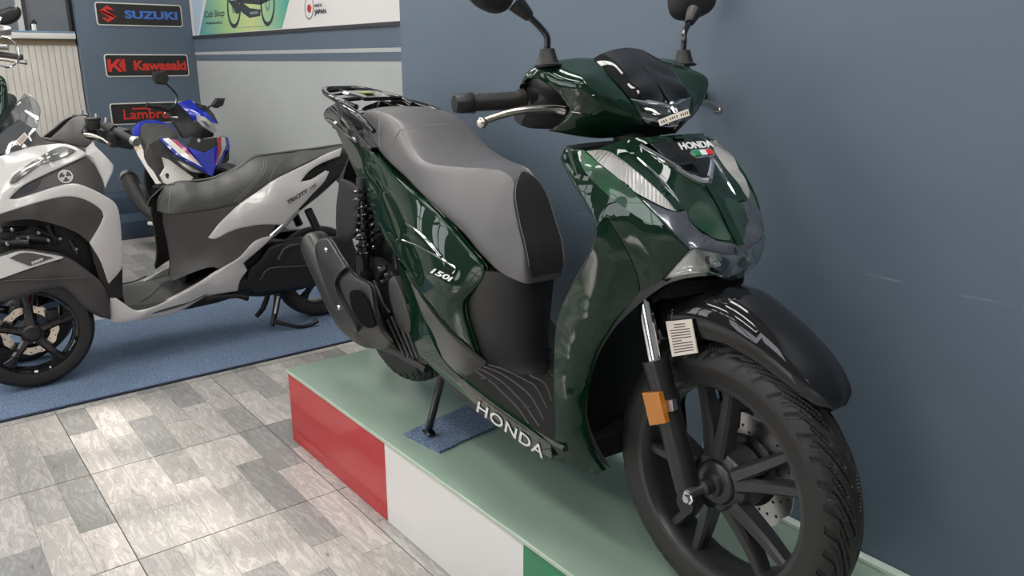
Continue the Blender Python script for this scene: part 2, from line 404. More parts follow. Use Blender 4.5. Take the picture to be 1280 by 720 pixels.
        # the seam of each tile is a fraction wider than the printed joints
planks(-3, 2, -3, 1); planks(-3, 0, 1, 3)
planks(-8, -5, 0, 2)
M_FLOORFAR = mat('floor_far', (.36, .355, .345), .4, var=.25, vscale=4)
for x0, x1, y0, y1 in ((-6.6, -.005 - 8 * TS, -4.3, 2.2), (-.005 - 8 * TS, -.005 - 5 * TS, -4.3, -.218), (-.005 - 5 * TS, -.005 - 3 * TS, -4.3, 2.2), (-.005 - 3 * TS, 4.2, -4.3, -.218 - 3 * TS), (-.005 + 2 * TS, 4.2, -.218 - 3 * TS, 2.2)):
    part('floor_field', bbox(x0, x1, y0, y1, FL - .003, FL), M_FLOORFAR, floor)

wall_r = struct('wall_right', bbox(-.5, 4.2, .381, 1.4, FL, 2.75), M_BLUE)
wall_b = struct('wall_back', bbox(-5.28, -.5, 1.13, 1.4, FL, 2.75), M_GREY)
part('painted_band', bbox(-5.279, -.501, 1.127, 1.1305, 1.081, 2.75), M_BLUE2, wall_b)
part('painted_stripe', bbox(-5.278, -.502, 1.125, 1.1275, 1.130, 1.153), M_GREY, wall_b)
wall_s = struct('wall_sign', bbox(-5.6, -5.28, .22, 1.4, FL, 2.75), M_BLUE2)
wall_l = struct('wall_left', bbox(-6.6, -6.45, -4.3, 1.4, FL, 2.75), M_WHITE)
struct('wall_front', bbox(4.2, 4.35, -4.3, 1.4, FL, 2.75), wall_mat('grey_wall_paint', (.2, .21, .22)))
ceil = struct('ceiling', bbox(-6.6, 4.35, -4.3, 1.4, 2.75, 2.85), wall_mat('ceiling_grey', (.22, .22, .22)))
st = struct('trim_1', bbox(-5.28, -4.96, -.6, 1.13, FL, -.005, .004), M_STEP)
part('lower_step', bbox(-4.96, -4.553, -.6, 1.13, FL, -.145, .004), M_STEP, st)
part('lower_step', bbox(-4.553, -3.2, .62, 1.13, FL, -.145, .004), M_STEP, st)
# unseen shop front behind camera; piers, header, clerestory shaped for sun patches and reflections
M_SF = mat('shopfront_frame', (.16, .17, .18), .5)
sf = struct('window_1', bbox(-6.45, 4.2, -4.3, -4.2, FL, .25), M_SF)
for x0, x1 in ((-6.45, -5.6), (-4.6, -3.1), (-1.9, -.9), (.3, 1.6), (2.8, 4.2)): part('pier', bbox(x0, x1, -4.29, -4.21, .25, 1.85), M_SF, sf)
for x in (-5.1, -2.5, -.3, 2.2): part('mullion', bbox(x - .03, x + .03, -4.28, -4.22, .25, 1.85), M_SF, sf)
part('transom', bbox(-6.45, 4.2, -4.29, -4.21, 1.3, 1.36), M_SF, sf)
part('header', bbox(-6.45, 4.2, -4.3, -4.2, 1.85, 2.18), M_SF, sf); part('header', bbox(-6.45, -2.1, -4.3, -4.2, 2.18, 2.75), M_SF, sf); part('header', bbox(-.45, 4.2, -4.3, -4.2, 2.18, 2.75), M_SF, sf); part('header', bbox(-2.1, -.45, -4.3, -4.2, 2.58, 2.75), M_SF, sf)
for x in (-1.62, -1.15, -.8): part('mullion', bbox(x - .025, x + .025, -4.28, -4.22, 2.18, 2.58), M_SF, sf)
# ceiling luminaires: a framed tray with three lit panes each
LIT = mat('lit_diffuser', (1.0, .97, .93), .5, emit=EM)
for i, (x, y) in enumerate([(x, y) for y in (-.12, -1.6, -3.1) for x in (-4.4, -2.7, -1.0, .7, 2.4)]):
    t_ = thing('ceiling_light', 'white framed ceiling light tray with three lit panes', 'ceiling light', (x, y, 2.75 + PT), 0, 'ceiling lights in three rows')
    part('tray', box((0, 0, -.012), (1.24, .40, .022), .004), mat('tray_white', (.6, .6, .6), .5) if i == 0 else bpy.data.materials['tray_white'], t_)
    for k in (-1, 0, 1): part('lit_pane', box((k * .4, 0, -.026), (.375, .34, .006)), LIT, t_)

# ------------------------------------------------------------------ podium
PX0, PX1, PY0, PY1 = -.45, 2.35, -.185, .378
pod = thing('podium', 'long display podium with frosted glass top and red, white and green front panels', 'podium', (.95, .1, 0))
def ppart(name, m, material, label=None): return part(name, m.move((-.95, -.1, PT)), material, pod, label)
ppart('core', bbox(PX0 + .02, PX1, PY0 + .02, PY1 - .005, FL, -.014), MT['black'])
RED = mat('red_acrylic', (.44, .005, .012), .12, 0, .3)
ppart('front_panel', bbox(PX0 + .004, .262, PY0 + .006, PY0 + .02, FL, -.014), RED, 'glossy red panel')
ppart('front_panel', bbox(.263, .925, PY0 + .006, PY0 + .02, FL, -.014), mat('white_acrylic', (.72, .70, .68), .14, 0, .3), 'glossy white panel')
ppart('front_panel', bbox(.926, PX1, PY0 + .006, PY0 + .02, FL, -.014), mat('green_acrylic', (.012, .20, .075), .14, 0, .3), 'glossy green panel')
ppart('end_panel', bbox(PX0 + .004, PX0 + .02, PY0 + .02, PY1, FL, -.014), RED)
GL = mat('frosted_glass', (.245, .335, .275), .2, 0, .35, var=.06, vscale=3)
ppart('glass_top', bbox(PX0, PX1, PY0, PY1, -.014, 0, .0035), GL)
ppart('edge_strip', bbox(PX0, PX1, PY1 - .024, PY1, 0, .012, .002), mat('pale_strip', (.5, .58, .52), .3))
ppart('edge_strip', bbox(PX0 + .001, PX1, PY0 - .0015, PY0 + .004, -.0125, -.0015, .001), mat('glass_edge', (.42, .50, .41), .3))

# ------------------------------------------------------------------ carpets
def carpet_mat(name, c1, c2, sc):
    m = mat(name, c1, .95, spec=.15, var=.0); nt = m.node_tree; b = nt.nodes['Principled BSDF']; tc = nt.nodes.new('ShaderNodeTexCoord')
    n = nt.nodes.new('ShaderNodeTexNoise'); n.inputs['Scale'].default_value = sc; n.inputs['Detail'].default_value = 4; nt.links.new(tc.outputs['Object'], n.inputs['Vector'])
    r = nt.nodes.new('ShaderNodeValToRGB'); r.color_ramp.elements[0].position = .36; r.color_ramp.elements[1].position = .64; r.color_ramp.elements[0].color = (*c1, 1); r.color_ramp.elements[1].color = (*c2, 1)
    nt.links.new(n.outputs['Fac'], r.inputs['Fac']); nt.links.new(r.outputs['Color'], b.inputs['Base Color'])
    k = nt.nodes.new('ShaderNodeBump'); k.inputs['Strength'].default_value = .7; k.inputs['Distance'].default_value = .004; nt.links.new(n.outputs['Fac'], k.inputs['Height']); nt.links.new(k.outputs['Normal'], b.inputs['Normal'])
    return m
M_CARPET = carpet_mat('blue_carpet', (.085, .124, .19), (.185, .25, .36), 140)
cp = thing('carpet', 'wide blue carpet with dark hem under the white three-wheeled scooter', 'carpet', (-2.05, -.6, 0))
part('pile', bbox(-2.45, -1.30, -1.45, 1.12, FL, FL + .006).move((2.05, .6, PT)), M_CARPET, cp)
part('hem', bbox(-1.306, -1.288, -1.45, 1.12, FL, FL + .008, .002).move((2.05, .6, PT)), mat('navy_hem', (.012, .016, .035), .8), cp, 'dark navy hem')
c4 = [WF.px(u, v, z=.004)[:2] for u, v in ((505, 543), (549, 566), (668, 512), (622, 490))]
pm = []
for i in range(4):
    a, b = np.array(c4[i]), np.array(c4[(i + 1) % 4])
    for k in range(14): pm.append(a + (b - a) * k / 14 + np.array([random.uniform(-.0022, .0022), random.uniform(-.0022, .0022)]))
cc = np.mean(pm, axis=0)
cpo = part('carpet_offcut', plate(np.array(pm) - cc, .008).move((0, 0, .0045)), M_CARPET)
cpo.location = (cc[0], cc[1], PT); tag(cpo, 'small blue carpet offcut on podium glass under the centre stand', 'carpet')

# ------------------------------------------------------------------ green scooter
PSI = -3.0
_o = np.array([1.353, 0, 0]) - 1.353 * np.array([math.cos(math.radians(PSI)), math.sin(math.radians(PSI)), 0])
SF = Frame(_o, PSI); S = SF.px
sc = SF.root('scooter', 'dark green scooter with grey seat on the podium', 'scooter')
G = lambda n, m, k, label=None, sharp=38, parent=None: part(n, m, MT[k], parent or sc, label, sharp)
GB = lambda n, m, k, label=None, parent=None: both(n, m, MT[k], parent or sc, label)

# --- wheels
def tyre(c, R, hw, rim, name, parent, seg=840, np_=100, pitch=19):
    """tyre with chevron tread grooves cut into its crown"""
    vs = []; fs = []
    prof = []
    for i in range(np_ + 1):
        s = i / np_ * 2 - 1; a = s * math.radians(128)
        prof.append((s, a))
    n = len(prof); hs = (R - rim) / 2 * 1.0
    base = []
    for s, a in prof:
        y = hw * math.sin(a) if abs(a) < math.pi / 2 else math.copysign(hw * (1 - .10 * (abs(a) - math.pi / 2) / .66), a)
        h = math.cos(a)
        r = R - (R - rim) * (.5 * (1 - h)) / (.5 * (1 - math.cos(math.radians(128))))
        base.append((y, r, a))
    for j in range(seg):
        th = 2 * math.pi * j / seg
        for y, r, a in base:
            d = 0.0; aa = abs(a)
            if .10 < aa < 1.28:
                ph = (th / (2 * math.pi) * pitch - (aa * 1.5 if aa < .78 else 1.17 + (aa - .78) * .35) + (.5 if a > 0 else 0)) % 1.0
                q = min(ph, 1 - ph)
                if q < .085: d = .0075 * (1 - (q / .085) ** 6)
                q2 = abs(ph - .5)
                if q2 < .075 and .34 < aa < 1.22: d = .0065 * (1 - (q2 / .075) ** 6)
                q3 = abs(ph - .27)
                if q3 < .055 and .16 < aa < .72: d = .0055 * (1 - (q3 / .055) ** 6)
                q4 = abs(ph - .78)
                if q4 < .05 and .5 < aa < 1.05: d = .003 * (1 - (q4 / .05) ** 6)
            vs.append((c[0] + (r - d) * math.cos(th), c[1] + y, c[2] + (r - d) * math.sin(th)))
    for j in range(seg):
        for i in range(n - 1):
            fs.append((j * n + i, j * n + i + 1, (j + 1) % seg * n + i + 1, (j + 1) % seg * n + i))
    return MB().add(vs, fs)
AX = np.array([1.353, 0, .2845]); AXR = np.array([0, 0, .299 + .05])
fw = part('tyre', tyre(AX, .283, .052, .208, 'tyre', sc), MT['rubber'], sc, sharp=25)
rp = [(.213, -.043), (.208, -.047), (.199, -.045), (.193, -.036), (.187, -.02), (.187, .02), (.193, .036), (.199, .045), (.208, .047), (.213, .043), (.205, .03), (.203, -.03)]
rim = G('rim', lathe(rp, AX, (0, 1, 0), 96, closed=True), 'rim')
def spoke(c, a, da, y0=-.012):
    r0, r1 = .055, .192; m = MB()
    for s in (-1, 1):
        a0, a1 = a + s * .16, a + s * da; S0 = []
        for t in np.linspace(0, 1, 5):
            r = r0 + (r1 - r0) * t; an = a0 + (a1 - a0) * t; w = .0155 - .0045 * t; dp = .020 - .006 * t; yc = y0 + .004 * math.sin(t * 3.14) - .014 * (1 - t)
            p = np.array([c[0] + r * math.cos(an), yc, c[2] + r * math.sin(an)]); tn = np.array([-math.sin(an), 0, math.cos(an)])
            S0.append([p + tn * w + [0, c[1] - dp * .6, 0], p + tn * w * .6 + [0, c[1] - dp, 0], p - tn * w * .6 + [0, c[1] - dp, 0], p - tn * w + [0, c[1] - dp * .6, 0], p - tn * w + [0, c[1] + dp, 0], p + tn * w + [0, c[1] + dp, 0]])
        m.join(loft(S0, 3))
    return m
for k in range(5):
    part('spoke', spoke(AX, math.radians(100 + 72 * k), .16 + .02), MT['rim'], rim)
G('hub', lathe([(0, -.082), (.011, -.082), (.0165, -.078), (.017, -.056), (.024, -.054), (.027, -.046), (.040, -.044), (.044, -.040), (.046, -.034), (.060, -.032), (.064, -.028), (.068, -.02), (.068, .03), (.03, .04), (0, .04)], AX, (0, 1, 0), 48), 'rim')
G('axle', lathe([(0, -.118), (.009, -.118), (.010, -.11), (.010, .11), (0, .11)], AX, (0, 1, 0), 20), 'steel')
def disc(c, R, r0, y, holes=28):
    m = MB(); n = 112; rows = [(r0, 0)]
    P = []
    for j in range(n):
        a = 2 * math.pi * j / n; w = R + .0035 * math.sin(a * 12); P.append((w * math.cos(a), w * math.sin(a)))
    bm = bmesh.new()
    def ring(R_, z): return [bm.verts.new((R_(2 * math.pi * j / n) * math.cos(2 * math.pi * j / n), z, R_(2 * math.pi * j / n) * math.sin(2 * math.pi * j / n))) for j in range(n)]
    o1 = ring(lambda a: R + .0025 * math.sin(a * 12), -.002); o2 = ring(lambda a: R + .0025 * math.sin(a * 12), .002); i1 = ring(lambda a: r0, -.002); i2 = ring(lambda a: r0, .002)
    for A, B in ((o1, i1), (i1, i2), (i2, o2), (o2, o1)):
        for j in range(n): bm.faces.new((A[j], A[(j + 1) % n], B[(j + 1) % n], B[j]))
    bm.verts.index_update(); m.add([(v.co.x + c[0], v.co.y + y, v.co.z + c[2]) for v in bm.verts], [tuple(v.index for v in f.verts) for f in bm.faces]); bm.free()
    return m
dk = G('brake_disc', disc(AX, .118, .07, .056), 'steel')
hm = MB()
for k in range(36):
    a = 2 * math.pi * k / 36; r = (.082, .094, .106)[k % 3]
    hm.join(lathe([(0, -.0027), (.0032, -.0027), (.0032, .0027), (0, .0027)], AX + [r * math.cos(a), .056, r * math.sin(a)], (0, 1, 0), 8))
tag(part('drilled_holes', hm, MT['ink'], dk), None, kind='stuff')
G('disc_carrier', lathe([(.03, .04), (.072, .05), (.076, .054), (.03, .058)], AX, (0, 1, 0), 32), 'satin')
G('caliper', box(AX + [-.055, .075, .10], (.07, .05, .055), .012), 'black', 'black brake caliper')
G('caliper_pin', lathe([(0, 0), (.008, .001), (.009, .008), (0, .014)], AX + [-.052, .046, .112], (0, -1, 0), 14), 'steel')

# --- fork
fa, fb, fc = S(867, 636, y=-.092), S(819, 450, y=-.092), S(803, 364, y=-.092)
fd = (fb - fa) / np.linalg.norm(fb - fa)
fl = tube([fa, fa + fd * .03, fa + fd * .07, fb - fd * .05, fb - fd * .012, fb], [.016, .024, .0255, .026, .0275, .0275], 20, 3)
g1, g2 = GB('fork_leg', fl, 'satin')
for g, s in ((g1, 1), (g2, -1)):
    sy = np.array([1, s, 1])
    part('stanchion', tube([(fb - fd * .01) * sy, fc * sy, (fc + fd * .1) * sy], .0158, 18, 1), MT['chrome'], g, 'chrome fork tube')
    part('fork_clamp', tube([(fa + fd * .205) * sy, (fa + fd * .228) * sy], .0295, 20, 1), MT['satin'], g)
    part('axle_bolt', lathe([(0, -.012), (.008, -.012), (.0095, -.006), (.013, -.005), (.013, 0), (0, 0)], (S(862, 622, y=-.118)) * sy, (0, s, 0), 6), MT['chrome'], g)
    part('axle_lug', tube([np.array([1.348, -.118 * s, .262]), np.array([1.348, -.088 * s, .262])], .021, 16, 1), MT['satin'], g)
rf = [S(*p, y=-.128) for p in ((802.5, 491), (823, 490.5), (832, 529), (812, 532))]
def quadplate(q, d, bev=.0): 
    q = [np.array(k) for k in q]; d = np.array(d); return MB().add(q + [k + d for k in q], [(0, 1, 2, 3), (7, 6, 5, 4), (0, 4, 5, 1), (1, 5, 6, 2), (2, 6, 7, 3), (3, 7, 4, 0)])
rfo = G('reflector', quadplate(rf, (0, .012, 0)), 'amber', 'amber side reflector')
part('reflector_bracket', quadplate([S(*p, y=-.116) for p in ((815, 503), (840, 500), (842, 514), (818, 517))], (0, .012, 0)), MT['steel'], rfo)

# --- front fender
th = [46.5, 49, 53, 59, 67, 77, 88, 100, 112, 124]
rt = [.322, .335, .341, .349, .358, .371, .388, .395, .39, .375]
rb = [.318, .316, .312, .306, .303, .302, .302, .302, .302, .302]
hw = [.018, .038, .049, .056, .060, .064, .067, .069, .069, .066]
FS = []
for a, t, b, w in zip(th, rt, rb, hw):
    a = math.radians(a); row = []
    for y, r in ((-w, b), (-w * 1.02, b * .6 + t * .4), (-w * .93, b * .22 + t * .78), (-w * .66, t - .006), (-w * .3, t), (0, t + .001), (w * .3, t), (w * .66, t - .006), (w * .93, b * .22 + t * .78), (w * 1.02, b * .6 + t * .4), (w, b)):
        row.append((AX[0] + r * math.cos(a), y, AX[2] + r * math.sin(a)))
    inn = [(AX[0] + (p[0] - AX[0]) * .985, p[1] * .94, AX[2] + (p[2] - AX[2]) * .985) for p in row[::-1]]
    FS.append(row + inn)
fen = G('front_fender', loft(FS, 4), 'gloss_black', sharp=50)
lb = [S(*p, y=-.078) for p in ((832, 402), (863.5, 399), (871.5, 441), (840, 446))]
lab = part('spec_label', quadplate(lb, (0, .003, 0)), MT['paper'], fen, 'small printed paper label')
pm_ = MB(); L0 = np.array(lb)
for k in range(11):
    t = .1 + .078 * k; x0, x1 = (.12, .9) if k not in (0, 1, 6) else ((.3, .75) if k < 2 else (.12, .5))
    f_uv = lambda a, b: (L0[0] * (1 - a) + L0[1] * a) * (1 - b) + (L0[3] * (1 - a) + L0[2] * a) * b - np.array([0, .0004, 0])
    pm_.join(quadplate([f_uv(x0, t), f_uv(x1, t), f_uv(x1, t + .028), f_uv(x0, t + .028)], (0, .0003, 0)))
part('print_lines', pm_, MT['ink'], lab)

# --- rear wheel, engine, swing arm
rw_ = part('tyre', tyre(AXR, .299, .062, .215, 'tyre', sc, seg=480, np_=60), MT['rubber'], sc, sharp=25)
rr_ = G('rim', lathe([(.213, -.05), (.205, -.055), (.19, -.03), (.19, .03), (.205, .055), (.213, .05), (.21, 0)], AXR, (0, 1, 0), 64, closed=True), 'satin')
for k in range(5): part('spoke', spoke(AXR, math.radians(30 + 72 * k), .2, 0), MT['satin'], rr_)
G('hub', lathe([(0, -.08), (.05, -.07), (.065, -.03), (.065, .04), (0, .06)], AXR, (0, 1, 0), 32), 'satin')
def sect(x, w, z0, z1, k=.55): return [(x, -w * k, z0), (x, -w, z0 + (z1 - z0) * .25), (x, -w, z0 + (z1 - z0) * .75), (x, -w * k, z1), (x, w * k, z1), (x, w, z0 + (z1 - z0) * .75), (x, w, z0 + (z1 - z0) * .25), (x, w * k, z0)]
G('engine', loft([sect(.02, .05, .27, .40), sect(.12, .105, .24, .44), sect(.28, .12, .21, .46), sect(.42, .125, .20, .44), sect(.55, .11, .20, .38), sect(.66, .08, .21, .32)], 4, 3), 'black')
G('transmission_case', loft([[(x, y + .125, z) for x, y, z in sect(*a)] for a in ((-.08, .025, .29, .39), (.0, .035, .25, .43), (.2, .04, .26, .44), (.38, .04, .24, .46), (.46, .025, .28, .42))], 4, 3), 'satin')
G('inner_body', loft([sect(-.27, .045, .80, .88), sect(-.1, .075, .74, .87), sect(.08, .10, .62, .86), sect(.3, .115, .42, .80), sect(.48, .11, .34, .70), sect(.6, .07, .31, .60)], 4, 3), 'black')
# rear fender and number-plate holder
rfm = []
for x, z, w in ((-.16, .80, .10), (-.24, .72, .10), (-.30, .62, .098), (-.335, .52, .09), (-.34, .49, .08)):
    rfm.append([(x, -w, z), (x - .03, -w * .9, z - .01), (x - .035, 0, z - .012), (x - .03, w * .9, z - .01), (x, w, z), (x + .03, w, z + .02), (x + .02, w * .9, z + .02), (x - .005, 0, z + .01), (x + .02, -w * .9, z + .02), (x + .03, -w, z + .02)])
G('rear_fender', loft(rfm, 4), 'plastic')
G('fender_side_plate', skin(SF, [(424, 222, -.105), (440, 229, -.105), (449.5, 238, -.105), (447, 270, -.105), (443.6, 292, -.105), (434, 302, -.105), (420, 297, -.105), (422, 262, -.105)], roll=.004, t=.012), 'plastic')
# shock absorbers
s0, s1 = S(453, 222, y=-.128), S(459, 345, y=-.128)
def shock():
    m = []
    ax = s1 - s0; L = np.linalg.norm(ax); ax /= L; u, w = frame_of(ax); P = []
    for k in range(9 * 14 + 1):
        t = k / (9 * 14); a = 2 * math.pi * 9.0 * t; P.append(s0 + ax * (.03 + t * (L * .70)) + .0275 * (math.cos(a) * u + math.sin(a) * w))
    spring = tube(P, .0058, 8, 1)
    body = tube([s0, s0 + ax * .03, s0 + ax * .031, s0 + ax * .1, s0 + ax * L * .8, s0 + ax * L * .81, s1], [.02, .02, .011, .011, .018, .012, .012], 16, 1)
    seat_ = tube([s0 + ax * (L * .74), s0 + ax * (L * .765)], .031, 20, 1)
    clev = tube([s1 + [0, -.016, 0], s1 + [0, .016, 0]], .02, 16, 1)
    return body, spring, seat_, clev
bd, sp, se, cl = shock()
for fl_ in (0, 1):
    q = [m.mir() if fl_ else m for m in (bd, sp, se, cl)]
    a = G('shock_absorber', q[0], 'satin'); part('spring', q[1], MT['gloss_black'], a, 'black coil spring'); part('spring_seat', q[2], MT['black'], a); part('clevis', q[3], MT['satin'], a)
G('swing_arm', loft([[(x, y - .115, z) for x, y, z in sect(*a)] for a in ((-.04, .02, .31, .39), (.05, .024, .31, .42), (.16, .022, .33, .42), (.28, .02, .33, .4))], 3, 3), 'satin')

# --- exhaust
A0 = S(393, 304, y=-.185); A1 = S(411, 345, y=-.19); A2 = S(437, 388, y=-.19); A3 = S(463, 412, y=-.18); A4 = S(497, 439, y=-.155); A5 = S(535, 461, y=-.11)
def canring(c, d, ry, rz, n=20, p=2.6):
    d = d / np.linalg.norm(d); u = np.array([0, 1.0, 0]); w = np.cross(d, u); w /= np.linalg.norm(w); R_ = []
    for k in range(n):
        a = 2 * math.pi * k / n; ca, sa = math.cos(a), math.sin(a)
        R_.append(c + u * ry * math.copysign(abs(ca) ** (2 / p), ca) + w * rz * math.copysign(abs(sa) ** (2 / p), sa))
    return R_
dm = A3 - A0
mf = G('muffler', loft([canring(A0 - dm * .03, dm, .030, .030), canring(A0 - dm * .02, dm, .040, .041), canring(A0 + dm * .02, dm, .050, .051), canring(A0 * .7 + A2 * .3, dm, .053, .056), canring(A2, dm, .055, .062), canring(A3, A4 - A2, .052, .058), canring(A3 * .5 + A4 * .5, A4 - A3, .032, .032), canring(A4, A5 - A3, .018, .015), canring(A5, A5 - A4, .014, .012)], 4), 'muffler')
part('tail_pipe', tube([A0 - dm * .05, A0 + dm * .02], .018, 16, 1), MT['satin'], mf)
hs = part('heat_shield', skin(SF, [(394, 309, -.243), (398, 300, -.236), (408, 297, -.225), (414, 301, -.22), (424, 318, -.228), (433, 333, -.232), (426, 341, -.245), (420, 351, -.25), (421, 362, -.252), (431, 383, -.254), (446, 408, -.25), (445, 416, -.245), (436, 412, -.245), (423, 394, -.246), (410, 367, -.247), (400, 338, -.246), (395, 320, -.245)], step=4, t=.010, roll=.006, rw=4, smooth=3), MT['muffler'], mf, 'raised heat shield')
for u, v, y in ((405.5, 313, -.247), (421.5, 385, -.259)):
    part('shield_bolt', lathe([(0, 0), (.006, .0005), (.008, .003), (.008, .008), (0, .008)], S(u, v, y=y), (0, 1, 0), 12), MT['chrome'], hs)
gc = part('rear_guard', skin(SF, [(433, 334, -.222), (444, 346, -.222), (463, 357, -.215), (468, 384, -.22), (476, 412, -.22), (487, 428, -.215), (480, 436, -.20), (462, 432, -.205), (449, 417, -.232), (434, 385, -.24), (424, 360, -.24), (424, 348, -.238)], step=4, t=.012, roll=.005, rw=4, smooth=3), MT['muffler'], mf)
part('guard_hole_shade', skin(SF, [(437, 366, -.2325), (446, 363, -.23), (455, 371, -.2275), (465, 392, -.2265), (468, 407, -.2265), (460, 410, -.229), (449, 401, -.233), (440, 385, -.235)], step=4, t=.003, smooth=3, lift=.003), MT['recess'], gc, 'black patch for the shaded teardrop hole')  # black patch laid on the guard as the shade inside its hole
# radiator cover with louvres
rc = G('radiator_cover', skin(SF, [(468, 322, -.135), (482, 332, -.14), (498, 352, -.145), (512, 392, -.145), (528, 432, -.14), (534, 456, -.13), (520, 451, -.13), (495, 432, -.14), (480, 398, -.145), (470, 360, -.14)], t=.02), 'black')
for k in range(6):
    a = S(484 + 5.2 * k, 400 - 4.0 * k, y=-.162); b = S(506 + 5.4 * k, 446 + .6 * k, y=-.158); part('louvre', tube([a, b], .0042, 6, 1), MT['plastic2'], rc)
G('side_engine_cover', skin(SF, [(487, 350, -.165), (494, 347, -.166), (505, 370, -.17), (513, 398, -.17), (515, 414, -.165), (507, 417, -.165), (498, 408, -.17), (490, 386, -.17), (486, 364, -.168)], step=4, t=.03, roll=.006, rw=4, smooth=3), 'plastic2')
hb = G('hose_joint', tube([S(474, 348, y=-.14), S(478, 340, y=-.145), S(484, 334, y=-.14)], [.008, .012, .008], 12, 3), 'black')
for u, v in ((473, 336), (481, 344), (476, 352)): part('hose_bolt', lathe([(0, .0), (.005, .0), (.006, .003), (.006, .01), (0, .01)], S(u, v, y=-.156), (0, 1, 0), 8), MT['steel'], hb)
G('coolant_hose', tube([S(468, 352, y=-.14), S(474, 366, y=-.15), S(480, 382, y=-.155), S(488, 392, y=-.15)], .007, 10, 4), 'rubber')

# --- centre stand
f0 = S(536, 539, z=.023); t0 = S(553, 468, y=-.115)
stnd = G('centre_stand', tube([t0 + [.03, .02, .03], t0, f0 + [0.002, 0, .012], f0], [.013, .012, .012, .011], 12, 1).join(tube([t0 + [.03, .02, .03], (t0 + [.03, .02, .03]) * [1, -1, 1]], .013, 12, 1), tube([(t0 + [.03, .02, .03]) * [1, -1, 1], t0 * [1, -1, 1], f0 * [1, -1, 1]], .012, 12, 1)), 'gloss_black')
for s in (1, -1):
    part('stand_foot', loft([canring(f0 * [1, s, 1] + [-.022, 0, -.004], np.array([1., 0, 0]), .012, .004, 10), canring(f0 * [1, s, 1] + [0, 0, 0], np.array([1., 0, 0]), .014, .008, 10), canring(f0 * [1, s, 1] + [.022, 0, -.003], np.array([1., 0, 0]), .012, .005, 10)], 2), MT['gloss_black'], stnd)

# --- bodywork: rear
side = [(420, 163, -.095), (433, 167, -.11), (448, 178, -.122), (465, 188, -.132), (480, 204, -.14), (497, 222, -.146), (528, 248, -.149), (560, 279, -.142), (582, 305, -.131), (603, 329, -.117), (606, 338, -.114), (605.5, 349, -.112), (594, 363, -.121), (582, 377, -.131), (580, 390, -.133), (588, 418, -.124), (597, 446, -.116), (571, 424, -.142), (539, 388, -.162), (507, 336, -.165), (486, 308, -.155), (467, 268, -.138), (452, 232, -.125), (440, 207, -.115), (428, 180, -.10)]
sinn = [(455, 205, -.135), (480, 240, -.155), (510, 275, -.168), (540, 310, -.166), (565, 340, -.153), (575, 365, -.146), (500, 300, -.17), (530, 345, -.173), (560, 385, -.156), (545, 355, -.17)]
GB('side_cowl', skin(SF, side, sinn, step=4, t=.012, roll=.004, rw=4), 'green')
# glossy body crease and model script on the side cowl
def on_side(f, u, v, lift): return S(u, v, y=float(f(np.array([[u, v]]))[0]) - lift)
fs_ = tps(side + sinn)
em = MB()
for seq, r in (([(508, 279), (522, 290), (537, 304), (551, 321)], .0042), ([(502, 300), (520, 306), (537, 315), (554, 325), (569, 335), (566, 342)], .0022)):
    em.join(tube([on_side(fs_, u, v, .002) for u, v in seq], r, 8, 4))
both('model_script', em, MT['chrome'], sc, 'chrome script emblem')
tm = textmesh('150i', 1.0, .03, .0008, shear=.4)
xs = [p[0] for p in tm.v]; ys = [p[1] for p in tm.v]; bx0, bx1, by0, by1 = min(xs), max(xs), min(ys), max(ys)
def badge_pt(x, y, z):
    s, t = (x - bx0) / (bx1 - bx0), (y - by0) / (by1 - by0) - .5
    return on_side(fs_, 538 + 28 * s + 1.0 * t, 337 + 13 * s - 7.5 * t, .0025 + z)
G('displacement_badge', tm.map(badge_pt), 'white', 'white 150i lettering')
GB('rear_footrest_trim', skin(SF, [(506, 338, -.166), (539, 388, -.168), (571, 424, -.146), (597, 446, -.118), (606, 453, -.108), (600, 462, -.13), (580, 474, -.19), (551, 446, -.194), (531, 402, -.184), (513, 354, -.172)], [(560, 440, -.178), (540, 410, -.178)], step=4, t=.008, roll=.002, rw=3), 'plastic2')
low = [(499, 330, -.158), (512, 353, -.172), (530, 401, -.186), (551, 447, -.196), (579, 475, -.2), (618, 505.5, -.201), (657, 533, -.2), (688, 556, -.196), (690, 574, -.175), (648, 548, -.182), (618, 523, -.184), (579, 493, -.182), (554, 472, -.178), (532, 451, -.174), (520, 434, -.17), (511, 408, -.164), (503, 372, -.156)]
GB('lower_cowl', skin(SF, low, step=4, t=.012, roll=.0), 'green')
fl_ = tps(low)
tm = textmesh('HONDA', 1.0, .012, .0008, space=1.08)
xs = [p[0] for p in tm.v]; ys = [p[1] for p in tm.v]; x0_, x1_, y0_, y1_ = min(xs), max(xs), min(ys), max(ys)
def letter_pt(x, y, z):
    s, t = (x - x0_) / (x1_ - x0_), (y - y0_) / (y1_ - y0_) - .5
    return on_side(fl_, 596.5 + 83 * s + 2.5 * t, 507.5 + 59.5 * s - 13.5 * t, .0025 + z)
G('brand_lettering', tm.map(letter_pt), 'white', 'white HONDA lettering')

# --- seat
ST = [(-.135, .905, .045, .90, .05, .885), (-.12, .928, .062, .92, .068, .878), (-.08, .943, .078, .932, .085, .872), (.0, .949, .09, .937, .103, .855), (.08, .948, .10, .934, .118, .828), (.15, .942, .108, .924, .130, .810), (.21, .924, .114, .90, .136, .795), (.26, .89, .121, .868, .139, .782), (.31, .858, .128, .838, .141, .766), (.37, .836, .131, .819, .142, .743), (.42, .826, .118, .815, .141, .724), (.47, .823, .099, .815, .138, .703), (.52, .822, .08, .816, .131, .68), (.57, .822, .060, .817, .121, .652), (.61, .82, .046, .815, .112, .62), (.64, .812, .040, .806, .104, .60), (.66, .798, .038, .79, .097, .585), (.685, .752, .048, .742, .088, .572), (.71, .70, .052, .69, .076, .563), (.735, .645, .053, .636, .066, .558), (.745, .60, .05, .594, .057, .556), (.75, .57, .04, .568, .046, .556)]
SS = []
